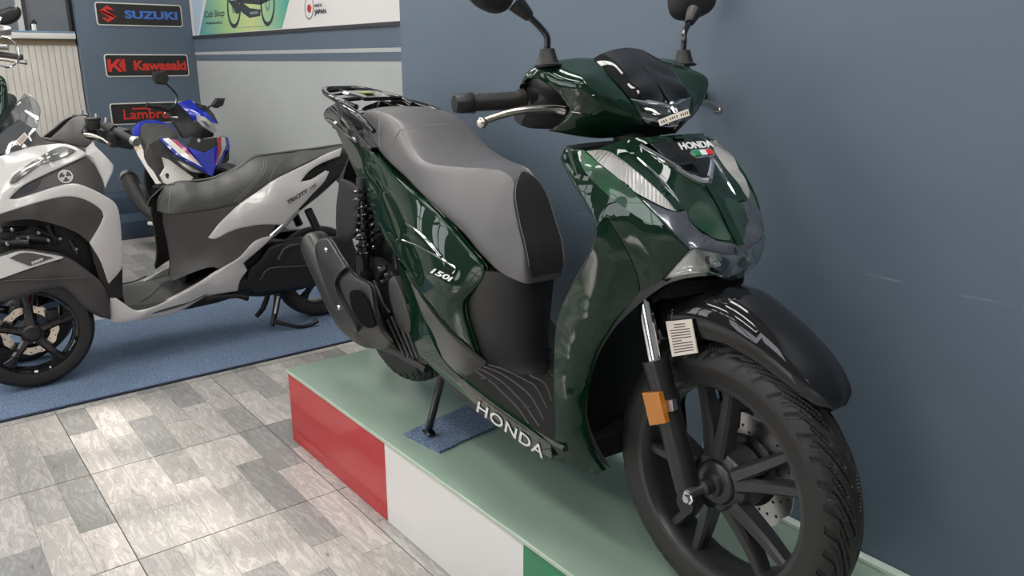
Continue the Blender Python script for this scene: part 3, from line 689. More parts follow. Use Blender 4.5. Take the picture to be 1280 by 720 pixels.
for x, zt, wc, zc, wb, zb in ST:
    h = zc - zb; half = [(0, zt), (wc * .45, zt - (zt - zc) * .12), (wc * .85, zt - (zt - zc) * .55), (wc * 1.0, zc), (wc * .6 + wb * .4 + .004, zc - h * .3), (wb, zc - h * .72), (wb, zb + h * .06), (wb * .93, zb), (wb * .5, zb)]
    ring = [(x, -a, b) for a, b in half] + [(x, 0, zb)] + [(x, a, b) for a, b in half[::-1][:-1]]
    SS.append(ring)
stm = loft(SS, 4, 3)
seat = G('seat', stm, 'seat', 'grey vinyl two-level seat', sharp=60)
def seat_pt(x, s):
    """point on the seat's right upper skin at station x, s from crest (0) to lower edge (1)"""
    xs = [a[0] for a in ST]; v = [np.interp(x, xs, [a[k] for a in ST]) for k in range(1, 6)]; zt, wc, zc, wb, zb = v; h = zc - zb
    half = [(0, zt), (wc * .45, zt - (zt - zc) * .12), (wc * .85, zt - (zt - zc) * .55), (wc, zc), (wc * .6 + wb * .4 + .004, zc - h * .3), (wb, zc - h * .72), (wb, zb + h * .06)]
    q = cr(half, 8); i = min(len(q) - 1, int(s * (len(q) - 1))); return np.array([x, -q[i][0], q[i][1]])
def seamline(pts, r=.0013): return tube([seat_pt(x, s) + np.array([0, -.0005, .0006]) for x, s in pts], r, 6, 3)
for pts in ([(.235 + .02 * k / 8 - .075 * (k / 8) ** 1.5, k / 8) for k in range(9)], [(.03 + .07 * (k / 8), .02 + .9 * k / 8) for k in range(9)]):
    m = seamline(pts); part('stitch_line', m.join(m.mir()), MT['stitch'], seat)
gp = []
for x, z, w in ((.652, .812, .012), (.662, .800, .026), (.672, .780, .040), (.686, .750, .050), (.712, .694, .0545), (.737, .645, .056), (.749, .598, .054), (.752, .57, .046)):
    gp.append([(x + .003, y, z + .003) for y, z in ((-w, z), (-w * .8, z + .001), (-w * .4, z + .003), (0, z + .004), (w * .4, z + .003), (w * .8, z + .001), (w, z))])
gpm = loft(gp, 5, 3, closed=False); V_ = np.array(gpm.v)
nsm = tube([(x + .005, -w, z + .004) for x, z, w in ((.652, .812, .012), (.662, .800, .026), (.672, .780, .040), (.686, .750, .050), (.712, .694, .0545), (.737, .645, .056), (.749, .598, .054))], .0008, 6, 3)
part('stitch_line', nsm, MT['stitch'], seat); part('stitch_line', nsm.mir(), MT['stitch'], seat)
part('seat_nose_panel', shell(V_, gpm.f, np.array([-.008, 0, -.004])), MT['seat_dark'], seat, 'black textured nose panel')

# --- under-seat cover, floorboard
US = []
for z, xf, w, xb in ((.27, .75, .72, .36), (.30, .735, .74, .38), (.33, .722, .8, .40), (.40, .718, .88, .40), (.48, .72, .95, .42), (.545, .725, 1.0, .45), (.575, .725, 1.0, .5)):
    pts = [(xb, .128 * w), (xf - .2, .128 * w), (xf - .1, .116 * w), (xf - .045, .084 * w), (xf - .012, .044 * w), (xf, 0)]
    US.append([(x, -y, z) for x, y in pts] + [(x, y, z) for x, y in pts[::-1][1:]])
G('under_seat_cover', loft(US, 4, 3), 'plastic', sharp=60)
fx = [.5, .56, .62, .68, .74, .82, .94, 1.02, 1.06]; fz = [.375, .338, .322, .31, .302, .296, .288, .284, .284]; fwid = [.17, .188, .194, .197, .199, .2, .199, .194, .19]
FB = []
for x, z, w in zip(fx, fz, fwid):
    FB.append([(x, -w + .004, z - .014), (x, -w, z - .006), (x, -w + .007, z), (x, -w + .016, z - .004), (x, 0, z - .004), (x, w - .016, z - .004), (x, w - .007, z), (x, w, z - .006), (x, w - .004, z - .014)])
flo = G('floorboard', loft(FB, 3), 'plastic')
fzf = lambda x: float(np.interp(x, fx, fz))
def on_floor(u, v):
    z = .28
    for _ in range(12): p = S(u, v, z=z); z = fzf(p[0]) - .003
    return S(u, v, z=z)
for seq in ([(592, 462), (607, 472), (621, 483.5), (635, 497), (648.5, 511), (662, 531)], [(595, 459), (611, 467), (627, 477), (643, 492), (657.7, 508), (674.5, 534)], [(602, 457.5), (620, 464), (636, 473), (651, 484), (664, 496), (680.6, 525)], [(610, 456), (627, 461), (642.4, 468), (658, 476), (670, 483.5), (685, 511)], [(618, 454.5), (635, 459), (651.6, 465), (668, 472), (682, 480.5), (690, 502)]):
    q = [on_floor(*p) for p in seq]; m = tube(q, .0026, 6, 4); part('floor_rib', m, MT['plastic2'], flo); part('floor_rib', m.mir(), MT['plastic2'], flo)
for p in ((605, 473), (659, 509), (658.6, 467)):
    q = on_floor(*p); part('floor_screw', lathe([(.004, 0), (.008, .0015), (.011, .001), (.011, -.004)], q, (0, 0, 1), 16), MT['ink'], flo)
G('under_floor_tray', loft([sect(.46, .15, .22, .34), sect(.6, .165, .2, .295), sect(.85, .17, .2, .27), sect(1.0, .17, .21, .265), sect(1.06, .15, .22, .27)], 3, 2), 'black')

# --- leg shield and front cowl
leg = [(746, 284, -.2), (745, 302, -.2), (737, 320, -.2), (727, 341, -.2), (713, 363, -.2), (702, 384, -.2), (695, 412, -.2), (692.5, 459, -.198), (693, 500, -.195), (694.5, 540, -.19), (690, 557, -.185), (701, 571, -.175), (723, 585, -.155), (746, 592, -.135), (753, 589, -.125), (742, 574, -.137), (733, 557, -.148), (729, 535, -.152), (728.5, 510, -.155), (734, 477, -.153), (745, 441, -.15), (767, 405, -.142), (788, 382, -.132), (800, 369, -.126), (796, 345, -.138), (786, 320, -.154), (774, 298, -.17), (760, 272, -.187)]
linn = [(715, 450, -.19), (712, 500, -.188), (712, 545, -.18), (740, 400, -.182), (765, 360, -.168), (752, 325, -.19)]
GB('leg_shield', skin(SF, leg, linn, step=4.5, t=.012), 'green')
fside = [(704, 187, -.2), (712, 184, -.194), (724, 186.5, -.189), (732, 189, -.183), (750, 205, -.181), (770, 221, -.171), (790, 238, -.16), (810, 259, -.149), (830, 280, -.135), (847, 297, -.121), (862, 312, -.106), (852, 324, -.108), (842, 335, -.111), (821, 358, -.119), (800, 369, -.126), (796, 345, -.138), (786, 320, -.154), (774, 298, -.17), (760, 272, -.187), (746, 284, -.2), (735, 260, -.203), (715, 227, -.207), (701, 199, -.206)]
finn = [(740, 230, -.195), (770, 260, -.178), (800, 300, -.155), (820, 330, -.134)]
GB('front_side_cowl', skin(SF, fside, finn, step=4.5, t=.010, roll=.002, rw=3), 'green')
tint = [(722, 190, -.184), (732, 191, -.174), (750, 206.5, -.163), (770, 222.5, -.152), (790, 239.5, -.143), (810, 260.5, -.132), (829, 281, -.122), (812, 279, -.135), (795, 270, -.148), (770, 252, -.163), (750, 235, -.172), (730, 213, -.182)]
fq = tps(fside + finn)
tint2 = [(u, v, float(fq(np.array([[u, v]]))[0]) - .0015) for u, v, _ in tint]
GB('tinted_insert', skin(SF, tint2, [(u, v, float(fq(np.array([[u, v]]))[0]) - .0022) for u, v in ((760, 235), (785, 255), (740, 210))], step=4, t=.003, smooth=2), 'green_clear', 'bright translucent green insert')
lens = [(733, 189, -.182), (746, 187.5, -.160), (762, 190, -.142), (776, 199, -.131), (790, 210, -.122), (810, 227, -.113), (830, 246, -.107), (844, 264, -.102), (830, 259, -.12), (810, 249, -.14), (790, 237.5, -.157), (770, 220.5, -.169), (750, 204.5, -.18)]
l1, l2 = GB('side_lamp', skin(SF, lens, [(770, 207, -.155), (800, 233, -.137)], step=4, t=.012), 'lensrib', 'clear ribbed position lamp')
flz = tps(lens)
for s, par in ((1, l1), (-1, l2)):
    m = MB(); up_ = cr([(740, 188.5), (762, 190), (776, 199), (790, 210), (810, 227), (830, 246), (842, 262)], 8); lo_ = cr([(738, 193), (750, 204), (770, 220), (790, 236.5), (810, 248), (830, 258.5), (843, 263.5)], 8)
    for k in range(3, 44, 2):
        m.join(tube([on_side(flz, *up_[k], .0004), on_side(flz, *lo_[k], .0002)], .0007, 5, 1))
    part('lens_rib', m if s > 0 else m.mir(), MT['steel'], par)
GB('upper_cowl', skin(SF, [(744, 187, -.158), (765, 179, -.13), (790, 173, -.1), (815, 171, -.06), (838, 169, -.015), (848, 170, 0), (852, 173, 0), (828, 176, -.045), (812, 179, -.074), (800, 182, -.09), (792, 192, -.102), (810, 208, -.092), (830, 227, -.081), (844, 246, -.077), (855, 262, -.077), (846, 263, -.101), (830, 245, -.107), (810, 226, -.113), (790, 209, -.122), (776, 198, -.131), (762, 189, -.142)], step=4, t=.014), 'green')
GB('emblem_panel', skin(SF, [(812, 179, -.075), (828, 176, -.045), (850, 172.5, 0), (867, 200, 0), (881, 222, 0), (876, 224, -.010), (857, 214, -.034), (840, 204, -.053)], [(850, 198, -.03)], step=4, t=.01, roll=.002, rw=4), 'gloss_black')
vtr = tube([S(800, 181.5, y=-.09), S(820, 193, y=-.073), S(840, 206, y=-.055), S(858, 217, y=-.034), S(874, 226, y=-.013), S(885, 227, y=0)], [.003, .004, .005, .006, .007, .0075], 8, 4)
GB('chrome_v_trim', vtr, 'chrome')
fpan = [(792, 192, -.101), (801, 184, -.089), (820, 195, -.074), (840, 208, -.056), (858, 219, -.035), (874, 229, -.014), (886, 229, 0), (905, 262, 0), (926.5, 306, 0), (922, 305.5, -.006), (890, 298, -.047), (875, 291, -.066), (865, 282, -.079), (855, 262, -.078), (844, 245, -.078), (830, 227, -.082), (810, 208, -.093)]
finn2 = [(850, 235, -.06), (880, 265, -.04), (895, 285, -.03), (862, 245, -.05)]
GB('front_panel', skin(SF, fpan, finn2, step=4, t=.01), 'green')
fq2 = tps(fpan + finn2)
ins = [(867, 280), (860, 266), (868, 254), (880, 252), (893, 262), (905, 280), (915, 298), (903, 300), (888, 295)]
GB('tinted_insert', skin(SF, [(u, v, float(fq2(np.array([[u, v]]))[0]) - .0015) for u, v in ins], step=4, t=.003, smooth=2), 'green_deep', 'translucent green insert')
GB('cowl_reflection_line', tube([S(797, 197, y=-.1), S(812, 211, y=-.0935), S(830, 229, y=-.0835), S(844, 247, y=-.0795), S(853, 261, y=-.079)], [.001, .003, .0038, .003, .001], 8, 4), 'chrome')  # slender chrome tubes imitate the bright reflection along the panel edge
GB('garnish', skin(SF, [(855, 262, -.079), (865, 282, -.080), (875, 291, -.067), (890, 298, -.048), (922, 305.5, -.007), (926.5, 306, 0), (931, 321, 0), (920, 319, -.013), (890, 315, -.065), (870, 311, -.098), (862, 312, -.105), (847, 297, -.121), (830, 280, -.134), (810, 259, -.148), (791, 239.5, -.158), (810, 250, -.139), (830, 260, -.12), (845, 264.5, -.102)], [(878, 303, -.078)], step=3.5, t=.012, roll=.002, rw=3), 'garnish', 'satin grey garnish frame')
hl = [(862, 312.5, -.105), (870, 311.5, -.099), (890, 315, -.066), (920, 319, -.014), (931, 321, 0), (919, 351, 0), (907, 349.5, -.03), (890, 345, -.062), (867, 346, -.09), (845, 351, -.106), (820, 360, -.119), (830, 349, -.115), (842, 335, -.111)]
GB('headlamp_lens', skin(SF, hl, [(890, 330, -.07)], step=4, t=.003), 'lens', 'clear headlamp lens')
rfl = skin(SF, hl, [(890, 330, -.066), (880, 338, -.08), (905, 325, -.05)], step=4, t=.003).move((-.016, 0, .002))
h1, h2 = GB('headlamp_reflector', rfl, 'reflector')
for s, par in ((1, h1), (-1, h2)):
    m = skin(SF, [(888, 322, -.067), (904, 322, -.043), (916, 327, -.022), (912, 341, -.024), (900, 343, -.045), (890, 336, -.063)], step=3, t=.002, smooth=3).move((-.010, 0, 0)); part('lamp_bezel', m if s > 0 else m.mir(), MT['gloss_black'], par)
    m = tube([S(848, 343, y=-.1075), S(868, 339, y=-.092), S(888, 341, y=-.066), S(906, 346, y=-.034)], .0022, 6, 4).move((-.008, 0, 0)); part('light_guide', m if s > 0 else m.mir(), MT['chrome'], par)
    m = lathe([(0, -.004), (.006, -.003), (.010, .002), (.011, .008)], S(901, 331, y=-.047) - [.010, 0, 0], (-.75, .6, -.25), 18); part('lamp_bowl', m if s > 0 else m.mir(), MT['chrome'], par)
# emblem writing
tm = textmesh('HONDA', 1.0, .015, .0008)
c0 = S(866, 181, y=0); cz = S(872, 190, y=0) - S(861, 172.5, y=0); cz = -cz / np.linalg.norm(cz)
part('brand_lettering', place(tm, S(868, 184, y=0) + [.004, 0, .004], (0, .024, 0), cz * .022), MT['white'], sc, 'small white HONDA lettering')
em_o = S(876, 194, y=0) + [.004, 0, .004]
bz = plate(rrect(.062, .02, .009), .003)
bdg = part('badge', place(bz, em_o, (0, 1, 0), cz), MT['chrome'], sc, 'chrome badge with tricolour strip')
for k, (y0, key) in enumerate(((-.017, 'green_tiny'), (0, 'white'), (.017, 'red_tiny'))):
    part('badge_strip', place(plate([(-.008, -.006), (.008, -.006), (.008, .006), (-.008, .006)], .002), em_o + [.002, 0, .002] + np.array([0, y0, 0]), (0, 1, 0), cz), MT[key], bdg)
# inner (rider side) leg shield and wheel-arch liner
IC = []
for z, xe, w, xc in ((.27, 1.05, .165, .99), (.33, 1.05, .188, 1.0), (.45, 1.045, .196, 1.0), (.56, 1.05, .198, 1.01), (.66, 1.10, .198, 1.03), (.76, 1.165, .197, 1.06), (.83, 1.14, .200, 1.05), (.90, 1.085, .203, 1.02), (.925, 1.07, .2, 1.02)):
    IC.append([(xe, -w, z), (xe - .022, -w * .92, z), (xc, -w * .55, z), (xc - .01, 0, z), (xc, w * .55, z), (xe - .022, w * .92, z), (xe, w, z), (xe + .012, w * .9, z), (xc + .03, 0, z), (xe + .012, -w * .9, z)])
G('inner_leg_shield', loft(IC, 4), 'black')
WL = []
for z, xe, w, xc in ((.245, 1.14, .118, 1.0), (.30, 1.11, .138, 1.01), (.37, 1.088, .148, 1.025), (.46, 1.10, .148, 1.05), (.56, 1.15, .143, 1.09), (.64, 1.22, .132, 1.15), (.69, 1.275, .118, 1.2)):
    WL.append([(xe, -w, z), (xe - .035, -w * .95, z), (xc + .01, -w * .65, z), (xc, 0, z), (xc + .01, w * .65, z), (xe - .035, w * .95, z), (xe, w, z), (xe - .04, w, z), (xc - .02, w * .6, z), (xc - .03, 0, z), (xc - .02, -w * .6, z), (xe - .04, -w, z)])
G('wheel_arch_liner', loft(WL, 4), 'black')
G('cowl_top_deck', loft([[(1.05, -.19, .915), (1.05, .19, .915), (1.05, .19, .9), (1.05, -.19, .9)], [(1.10, -.155, .922), (1.10, .155, .922), (1.10, .155, .9), (1.10, -.155, .9)], [(1.16, -.06, .935), (1.16, .06, .935), (1.16, .06, .9), (1.16, -.06, .9)]], 2), 'black')
G('under_lamp_tray', loft([[(1.2, -.115, .69), (1.2, .115, .69), (1.2, .115, .64), (1.2, -.115, .64)], [(1.27, -.105, .69), (1.27, .105, .69), (1.27, .105, .655), (1.27, -.105, .655)], [(1.315, -.03, .69), (1.315, .03, .69), (1.315, .03, .67), (1.315, -.03, .67)]], 2), 'recess')

# --- handlebar
hc = [(651, 106, -.208), (655, 96, -.204), (662, 87.5, -.2), (677, 81, -.2), (700, 75, -.165), (715, 73, -.135), (728, 72, -.108), (742, 73.5, -.088), (760, 92, -.087), (775, 108, -.086), (787, 122, -.084), (798, 140, -.07), (808, 157.5, -.055), (790, 166, -.06), (760, 172.5, -.09), (735, 172, -.12), (715, 169, -.15), (700, 166, -.172), (685, 164, -.187), (690, 160, -.186), (700, 153, -.18), (710, 143, -.176), (713, 136, -.175), (704, 124, -.184), (690, 110, -.196), (673, 98, -.205), (660, 99, -.208)]
hinn = [(700, 95, -.19), (730, 95, -.165), (755, 115, -.135), (730, 130, -.165), (760, 145, -.12), (740, 155, -.14), (785, 145, -.09)]
GB('handlebar_cover', skin(SF, hc, hinn, step=4, t=.010, roll=.004, rw=5), 'green')
vis = [(787, 122, -.086), (775, 108, -.088), (760, 92, -.089), (742, 73, -.088), (750, 68, -.072), (760, 64, -.054), (771, 61, -.032), (784, 59.5, 0), (800, 74, 0), (815, 92, 0), (830, 111, 0), (841, 127.5, 0), (832, 130, -.012), (812, 126, -.045)]
GB('visor', skin(SF, vis, [(785, 90, -.062), (805, 110, -.055), (772, 78, -.066), (797, 92, -.036), (815, 112, -.03)], step=4, t=.008), 'gloss_black')
fh_ = tps(hc + hinn)
GB('cover_crease_shade', tube([on_side(fh_, u, v, -.0002) for u, v in ((714, 138), (724, 128), (736, 121), (748, 119.5), (760, 123), (775, 134), (790, 146), (804, 156))], .0016, 6, 4).join(tube([on_side(fh_, u, v, -.0002) for u, v in ((714, 140), (735, 143), (760, 147), (785, 154), (803, 158))], .0012, 6, 4)), 'gloss_black')  # dark tubes draw the crease and the edge of a reflection
GB('nose_underside', skin(SF, [(790, 166, -.06), (806, 155.5, -.059), (815, 156, -.046), (834, 159, -.015), (846, 158, 0), (843, 166, 0), (825, 169, -.02)], step=4, t=.004), 'gloss_black')
GB('chrome_brow', tube([S(788, 123, y=-.083), S(810, 127, y=-.047), S(832, 131, y=-.012), S(841, 128.5, y=0)], [.003, .0045, .0045, .004], 8, 4), 'chrome')
pl = [(788, 123, -.084), (812, 128, -.045), (832, 132, -.012), (841, 129, 0), (847, 145, 0), (846, 158, 0), (834, 159, -.014), (815, 156, -.045), (806, 152, -.06), (797, 138, -.073)]
pl1, pl2 = GB('position_lamp', skin(SF, pl, [(825, 145, -.04)], step=3.5, t=.004), 'lens', 'clear position lamp lens')
for s, par in ((1, pl1), (-1, pl2)):
    m = skin(SF, pl, [(825, 145, -.038)], step=4, t=.003).move((-.010, 0, .002)); part('lamp_reflector', m if s > 0 else m.mir(), MT['gloss_black'], par)
    b = tube([S(806, 147, y=-.062) - [.006, 0, 0], S(822, 151, y=-.036) - [.006, 0, 0], S(838, 153, y=-.01) - [.006, 0, 0]], .003, 8, 3); part('light_guide', b if s > 0 else b.mir(), MT['chrome'], par)
lq = [np.array(k) for k in (S(822, 150, y=-.047), S(841, 142.5, y=-.012), S(859, 136, y=.022), S(861.5, 144, y=.022), S(843, 150, y=-.012), S(824.5, 157, y=-.047))]
lq = [q + np.array([.006, -.004, 0]) for q in lq]
wl = part('paper_strip', MB().add(lq + [q - np.array([.002, -.001, 0]) for q in lq], [(0, 1, 4, 5), (1, 2, 3, 4), (6, 11, 10, 7), (7, 10, 9, 8), (0, 6, 7, 1), (1, 7, 8, 2), (2, 8, 9, 3), (3, 9, 10, 4), (4, 10, 11, 5), (5, 11, 6, 0)]), MT['paper'], sc, 'white paper strip with printed code')
pm_ = MB()
for k in range(13):
    if k in (3, 8): continue
    a = .06 + .072 * k; A = (lq[0] * (1 - 2 * a) + lq[1] * 2 * a) if a < .5 else (lq[1] * (2 - 2 * a) + lq[2] * (2 * a - 1)); B = (lq[5] * (1 - 2 * a) + lq[4] * 2 * a) if a < .5 else (lq[4] * (2 - 2 * a) + lq[3] * (2 * a - 1)); d = (lq[2] - lq[0]) * .035
    o = np.array([.0006, -.0004, 0]); p, q = A * .72 + B * .28 + o, A * .28 + B * .72 + o; pm_.join(quadplate([p, p + d, q + d, q], (-.0004, .0002, 0)))
part('printed_code', pm_, MT['ink'], wl)
# rear half of the handlebar housing, with the instrument face
RS = []
for y, x0, x1, z0, z1 in ((-.205, .90, .95, .958, 1.04), (-.17, .885, .97, .95, 1.055), (-.09, .885, 1.01, .95, 1.06), (0, .89, 1.035, .955, 1.06), (.09, .885, 1.01, .95, 1.06), (.17, .885, .97, .95, 1.055), (.205, .90, .95, .958, 1.04)):
    RS.append([(x0, y, z0 + .015), (x0 + .005, y, z1 - .02), (x0 + .04, y, z1), (x1 - .03, y, z1 - .005), (x1, y, (z0 + z1) / 2), (x1 - .02, y, z0 + .01), ((x0 + x1) / 2, y, z0)])
G('handlebar_housing', loft(RS, 4, 3), 'black')
G('instrument_face', box((.955, 0, 1.066), (.07, .12, .014), .005), 'gloss_black')
G('steering_neck', tube([(1.09, 0, .86), (1.055, 0, .93), (1.03, 0, .98)], [.05, .045, .06], 16, 2), 'black')
g0, g1_ = S(655, 125, y=-.20), S(568, 130, y=-.352)
gd = (g1_ - g0) / np.linalg.norm(g1_ - g0); GL_ = np.linalg.norm(g1_ - g0)
for s in (1, -1):
    sy = np.array([1, s, 1])
    q = lambda t: (g0 + gd * GL_ * t) * sy
    gr = part('grip', tube([q(-.12), q(.02), q(.021), q(.06), q(.061), q(.74), q(.741), q(.765), q(.766)], [.0185, .0185, .0225, .0225, .0185, .0165, .021, .021, .016], 22, 1), MT['rubber'], sc)
    part('bar_end', tube([q(.765), q(.80), q(.93), q(1.0), q(1.005)], [.018, .0195, .019, .0165, .012], 22, 1), MT['black'], gr)
    for k in range(4):
        c = .2 + .15 * k; u, w = frame_of(gd * sy); P = []
        for j in range(9):
            a = math.radians(-70 + 140 * j / 8) + (2.2 if s > 0 else 2.2); P.append((q(c + .05 * math.cos(j / 8 * 6.28))) + (.0182 - .0022 * c) * (math.cos(a) * u + math.sin(a) * w))
        part('grip_rib', tube(P, .0012, 6, 2), MT['black'], gr)
    part('switch_housing', tube([q(-.35), q(-.02)], [.028, .025], 18, 1), MT['black'], gr)
lv = tube([S(706, 139, y=-.165), S(692, 136.5, y=-.185), S(670, 136.5, y=-.225), S(648, 138.5, y=-.262), S(625, 144.5, y=-.298), S(608, 150.5, y=-.325), S(603, 153, y=-.333)], [.010, .0085, .0078, .0072, .0068, .0066, .007], 14, 4)
e0 = S(602.5, 153.5, y=-.334); lv.join(lathe([(0, -.011), (.006, -.009), (.0102, -.004), (.0112, 0), (.0102, .004), (.006, .009), (0, .011)], e0, (0, 0, 1), 16))
GB('brake_lever', lv, 'alu', 'polished alloy brake lever')
# mirrors
def mirror():
    b = S(685, 84, y=-.19); t = S(684, 61, y=-.19)
    boot = lathe([(0, 0), (.027, 0), (.028, .004), (.022, .007), (.0175, .02), (.0145, np.linalg.norm(t - b) * .99), (.0, np.linalg.norm(t - b))], b, t - b, 20)
    p1, p2, p3 = S(684, 47, y=-.19), S(677, 36, y=-.198), S(661, 20, y=-.222)
    rod = tube([t, p1, p2, p3], .0065, 12, 4)
    c1, c2 = p3, S(650, 9, y=-.238)
    neck = tube([c1 - (c2 - c1) * .15, c1, c2, c2 + (c2 - c1) * .5], [.008, .011, .016, .018], 14, 2)
    hd = []; c = S(614, -16, y=-.278); ux = np.array([.25, -.93, .25]); ux /= np.linalg.norm(ux); nz = np.array([-.93, -.28, .1]); nz -= ux * (nz @ ux); nz /= np.linalg.norm(nz); uz = np.cross(nz, ux); uz *= np.sign(uz[2])
    for d, k in ((-.03, .25), (-.026, .6), (-.014, .88), (.0, .99), (.008, 1.0)):
        hd.append([c + nz * (-d if False else d * -1) * -1 + k * (ux * .062 * math.copysign(abs(math.cos(a)) ** .8, math.cos(a)) + uz * .044 * math.copysign(abs(math.sin(a)) ** .8, math.sin(a))) for a in np.linspace(0, 2 * math.pi, 28, endpoint=False)])
    head = loft([[p - nz * 0 for p in r] for r in hd], 3)
    glass = MB().add([p + nz * .0005 for p in hd[-1]], [tuple(range(28))])
    return boot, rod, neck, head, glass
bt, rd, nk, hd_, gls = mirror()
for s in (0, 1):
    f = (lambda m: m.mir()) if s else (lambda m: m)
    a = G('mirror', f(rd), 'gloss_black', 'black rear-view mirror on stalk'); part('mirror_boot', f(bt), MT['black'], a); part('mirror_neck', f(nk), MT['black'], a); part('mirror_head', f(hd_), MT['plastic'], a); part('mirror_glass', f(gls), MT['chrome'], a)

# --- tail
tl = [(404, 142, -.085), (409, 135, -.083), (422.5, 127.5, -.09), (428, 135, -.105), (436, 148, -.118), (450, 167.5, -.132), (465.5, 184.5, -.14), (463, 187.5, -.142), (452, 183, -.14), (440, 176.5, -.132), (422.5, 163, -.112), (407.5, 150.5, -.09)]
ta, tb = GB('tail_lamp_housing', skin(SF, tl, [(425, 148, -.122), (440, 163, -.135)], step=3.5, t=.03), 'gloss_black')
for s, par in ((1, ta), (-1, tb)):
    m = tube([S(413, 133, y=-.092), S(424, 144, y=-.116), S(434, 156, y=-.126), S(450, 171, y=-.136), S(463, 185, y=-.143)], .0022, 6, 4).join(tube([S(406, 148, y=-.094), S(415, 152, y=-.112), S(428, 164, y=-.125), S(446, 177, y=-.139)], .0032, 6, 4))
    part('bright_edge', m if s > 0 else m.mir(), MT['chrome'], par)
G('tail_cowl', loft([[(x, -w, z), (x, -w * .8, z + h), (x, 0, z + h + .008), (x, w * .8, z + h), (x, w, z), (x, 0, z - .02)] for x, w, z, h in ((-.40, .05, .87, .02), (-.36, .075, .865, .045), (-.28, .09, .86, .055), (-.2, .1, .85, .055), (-.12, .1, .845, .04))], 4), 'gloss_black')
G('tail_light', loft([[(x, -w, z), (x, -w * .9, z + .03), (x, 0, z + .036), (x, w * .9, z + .03), (x, w, z), (x, 0, z - .01)] for x, w, z in ((-.385, .03, .842), (-.375, .045, .84), (-.33, .055, .835))], 3), 'red_tiny', 'red tail light')
rk = [(-.10, -.10, .945), (-.2, -.112, .962), (-.32, -.10, .975), (-.415, -.072, .988), (-.44, -.04, .99), (-.445, 0, .99)]
rk = rk + [(x, -y, z) for x, y, z in rk[::-1][1:]]
rck = G('rear_rack', tube(rk, .0095, 12, 4), 'gloss_black', 'gloss black rear carrier')
part('rack_plate', loft([[(x, -w, z), (x, -w * .9, z + .006), (x, w * .9, z + .006), (x, w, z), (x, w * .9, z - .006), (x, -w * .9, z - .006)] for x, w, z in ((-.34, .05, .982), (-.30, .055, .98), (-.22, .058, .974), (-.15, .05, .966))], 3), MT['gloss_black'], rck)
for x, y in ((-.40, .0), (-.36, .03), (-.36, -.03)): pass
for k, (x, z, w) in enumerate(((-.39, .984, .078), (-.33, .975, .098), (-.19, .963, .108))): part('cross_bar', tube([(x, -w, z), (x, 0, z + .006), (x, w, z)], .007, 10, 3), MT['chrome'] if k == 1 else MT['gloss_black'], rck)
for y in (-.03, .03): part('slat', tube([(-.435, y, .99), (-.36, y, .985), (-.3, y, .98)], .006, 8, 2), MT['gloss_black'], rck)
for s in (-1, 1): part('grab_rail', tube([(-.24, s * .10, .955), (-.15, s * .122, .948), (-.06, s * .136, .935), (.02, s * .142, .918), (.09, s * .134, .885)], [.010, .013, .014, .012, .008], 12, 4), MT['gloss_black'], rck)
part('grip_strip', box((-.25, 0, .983), (.1, .03, .004), .001), mat('lime_label', (.28, .36, .12), .5), rck, 'small lime label')

# ------------------------------------------------------------------ white three-wheeled scooter
TF = Frame((-1.80, .57, FL + .0065), -90); T = TF.px
tr = TF.root('three_wheeled_scooter', 'white and grey three-wheeled scooter parked on the blue carpet', 'scooter')
MT.update(lamp_grey=mat('lamp_grey', (.17, .17, .165), .18, .2, .6, bump=.3, bscale=40), pearl=mat('pearl_white', (.52, .50, .49), .3, 0, .6, var=.02), cheek=mat('warm_grey_plastic', (.052, .048, .047), .5, bump=.2, bscale=800),
          seat_t=mat('charcoal_vinyl', (.062, .062, .060), .5, bump=.2, bscale=1200), mech=mat('dark_mechanism', (.02, .02, .021), .35, .4), floor_t=mat('floor_rubber', (.05, .054, .05), .45))
def P_(n, m, k, label=None, parent=None, sharp=38): return part(n, m, MT[k], parent or tr, label, sharp)
def PB(n, m, k, label=None, parent=None): return both(n, m, MT[k], parent or tr, label)
WR = .25
def tri_wheel(y, x=1.409, front=True):
    c = np.array([x, y, WR]); hw = .045 if front else .062
    ty = P_('tyre', lathe([(.178, -hw * .8), (.20, -hw), (.225, -hw * .98), (.242, -hw * .6), (.25, 0), (.242, hw * .6), (.225, hw * .98), (.20, hw), (.178, hw * .8)], c, (0, 1, 0), 72, closed=True), 'rubber')
    rm = P_('rim', lathe([(.182, .036), (.176, .040), (.168, .036), (.163, .02), (.163, -.02), (.168, -.036), (.176, -.04), (.182, -.036)], c, (0, 1, 0), 64, closed=True), 'gloss_black')
    for k in range(5):
        a = math.radians(20 + 72 * k); S0 = []
        for t, w, dp, yo in ((0, .022, .014, .030), (.35, .016, .012, .034), (.75, .018, .012, .030), (1, .028, .012, .026)):
            r = .03 + .137 * t; p = c + np.array([r * math.cos(a), yo, r * math.sin(a)]); tn = np.array([-math.sin(a), 0, math.cos(a)])
            S0.append([p + tn * w, p + tn * w * .5 + [0, dp * .6, 0], p - tn * w * .5 + [0, dp * .6, 0], p - tn * w, p - tn * w * .8 - [0, dp, 0], p + tn * w * .8 - [0, dp, 0]])
        part('spoke', loft(S0, 3), MT['gloss_black'], rm)
    P_('hub', lathe([(0, -.03), (.045, -.03), (.045, .03), (.034, .046), (.028, .05), (0, .05)], c, (0, 1, 0), 32), 'satin')
    if front:
        d = P_('brake_disc', disc(c, .108, .078, -.012 + c[1]), 'alu')
        hm = MB()
        for k in range(30):
            a = 2 * math.pi * k / 30; r = (.086, .099)[k % 2]; hm.join(lathe([(0, -.0028), (.003, -.0028), (.003, .0028), (0, .0028)], c + [r * math.cos(a), -.012, r * math.sin(a)], (0, 1, 0), 6))
        tag(part('drilled_holes', hm, MT['ink'], d), None, kind='stuff')
        P_('caliper', box(c + [-.09, -.008, .045], (.05, .05, .07), .01), 'satin')
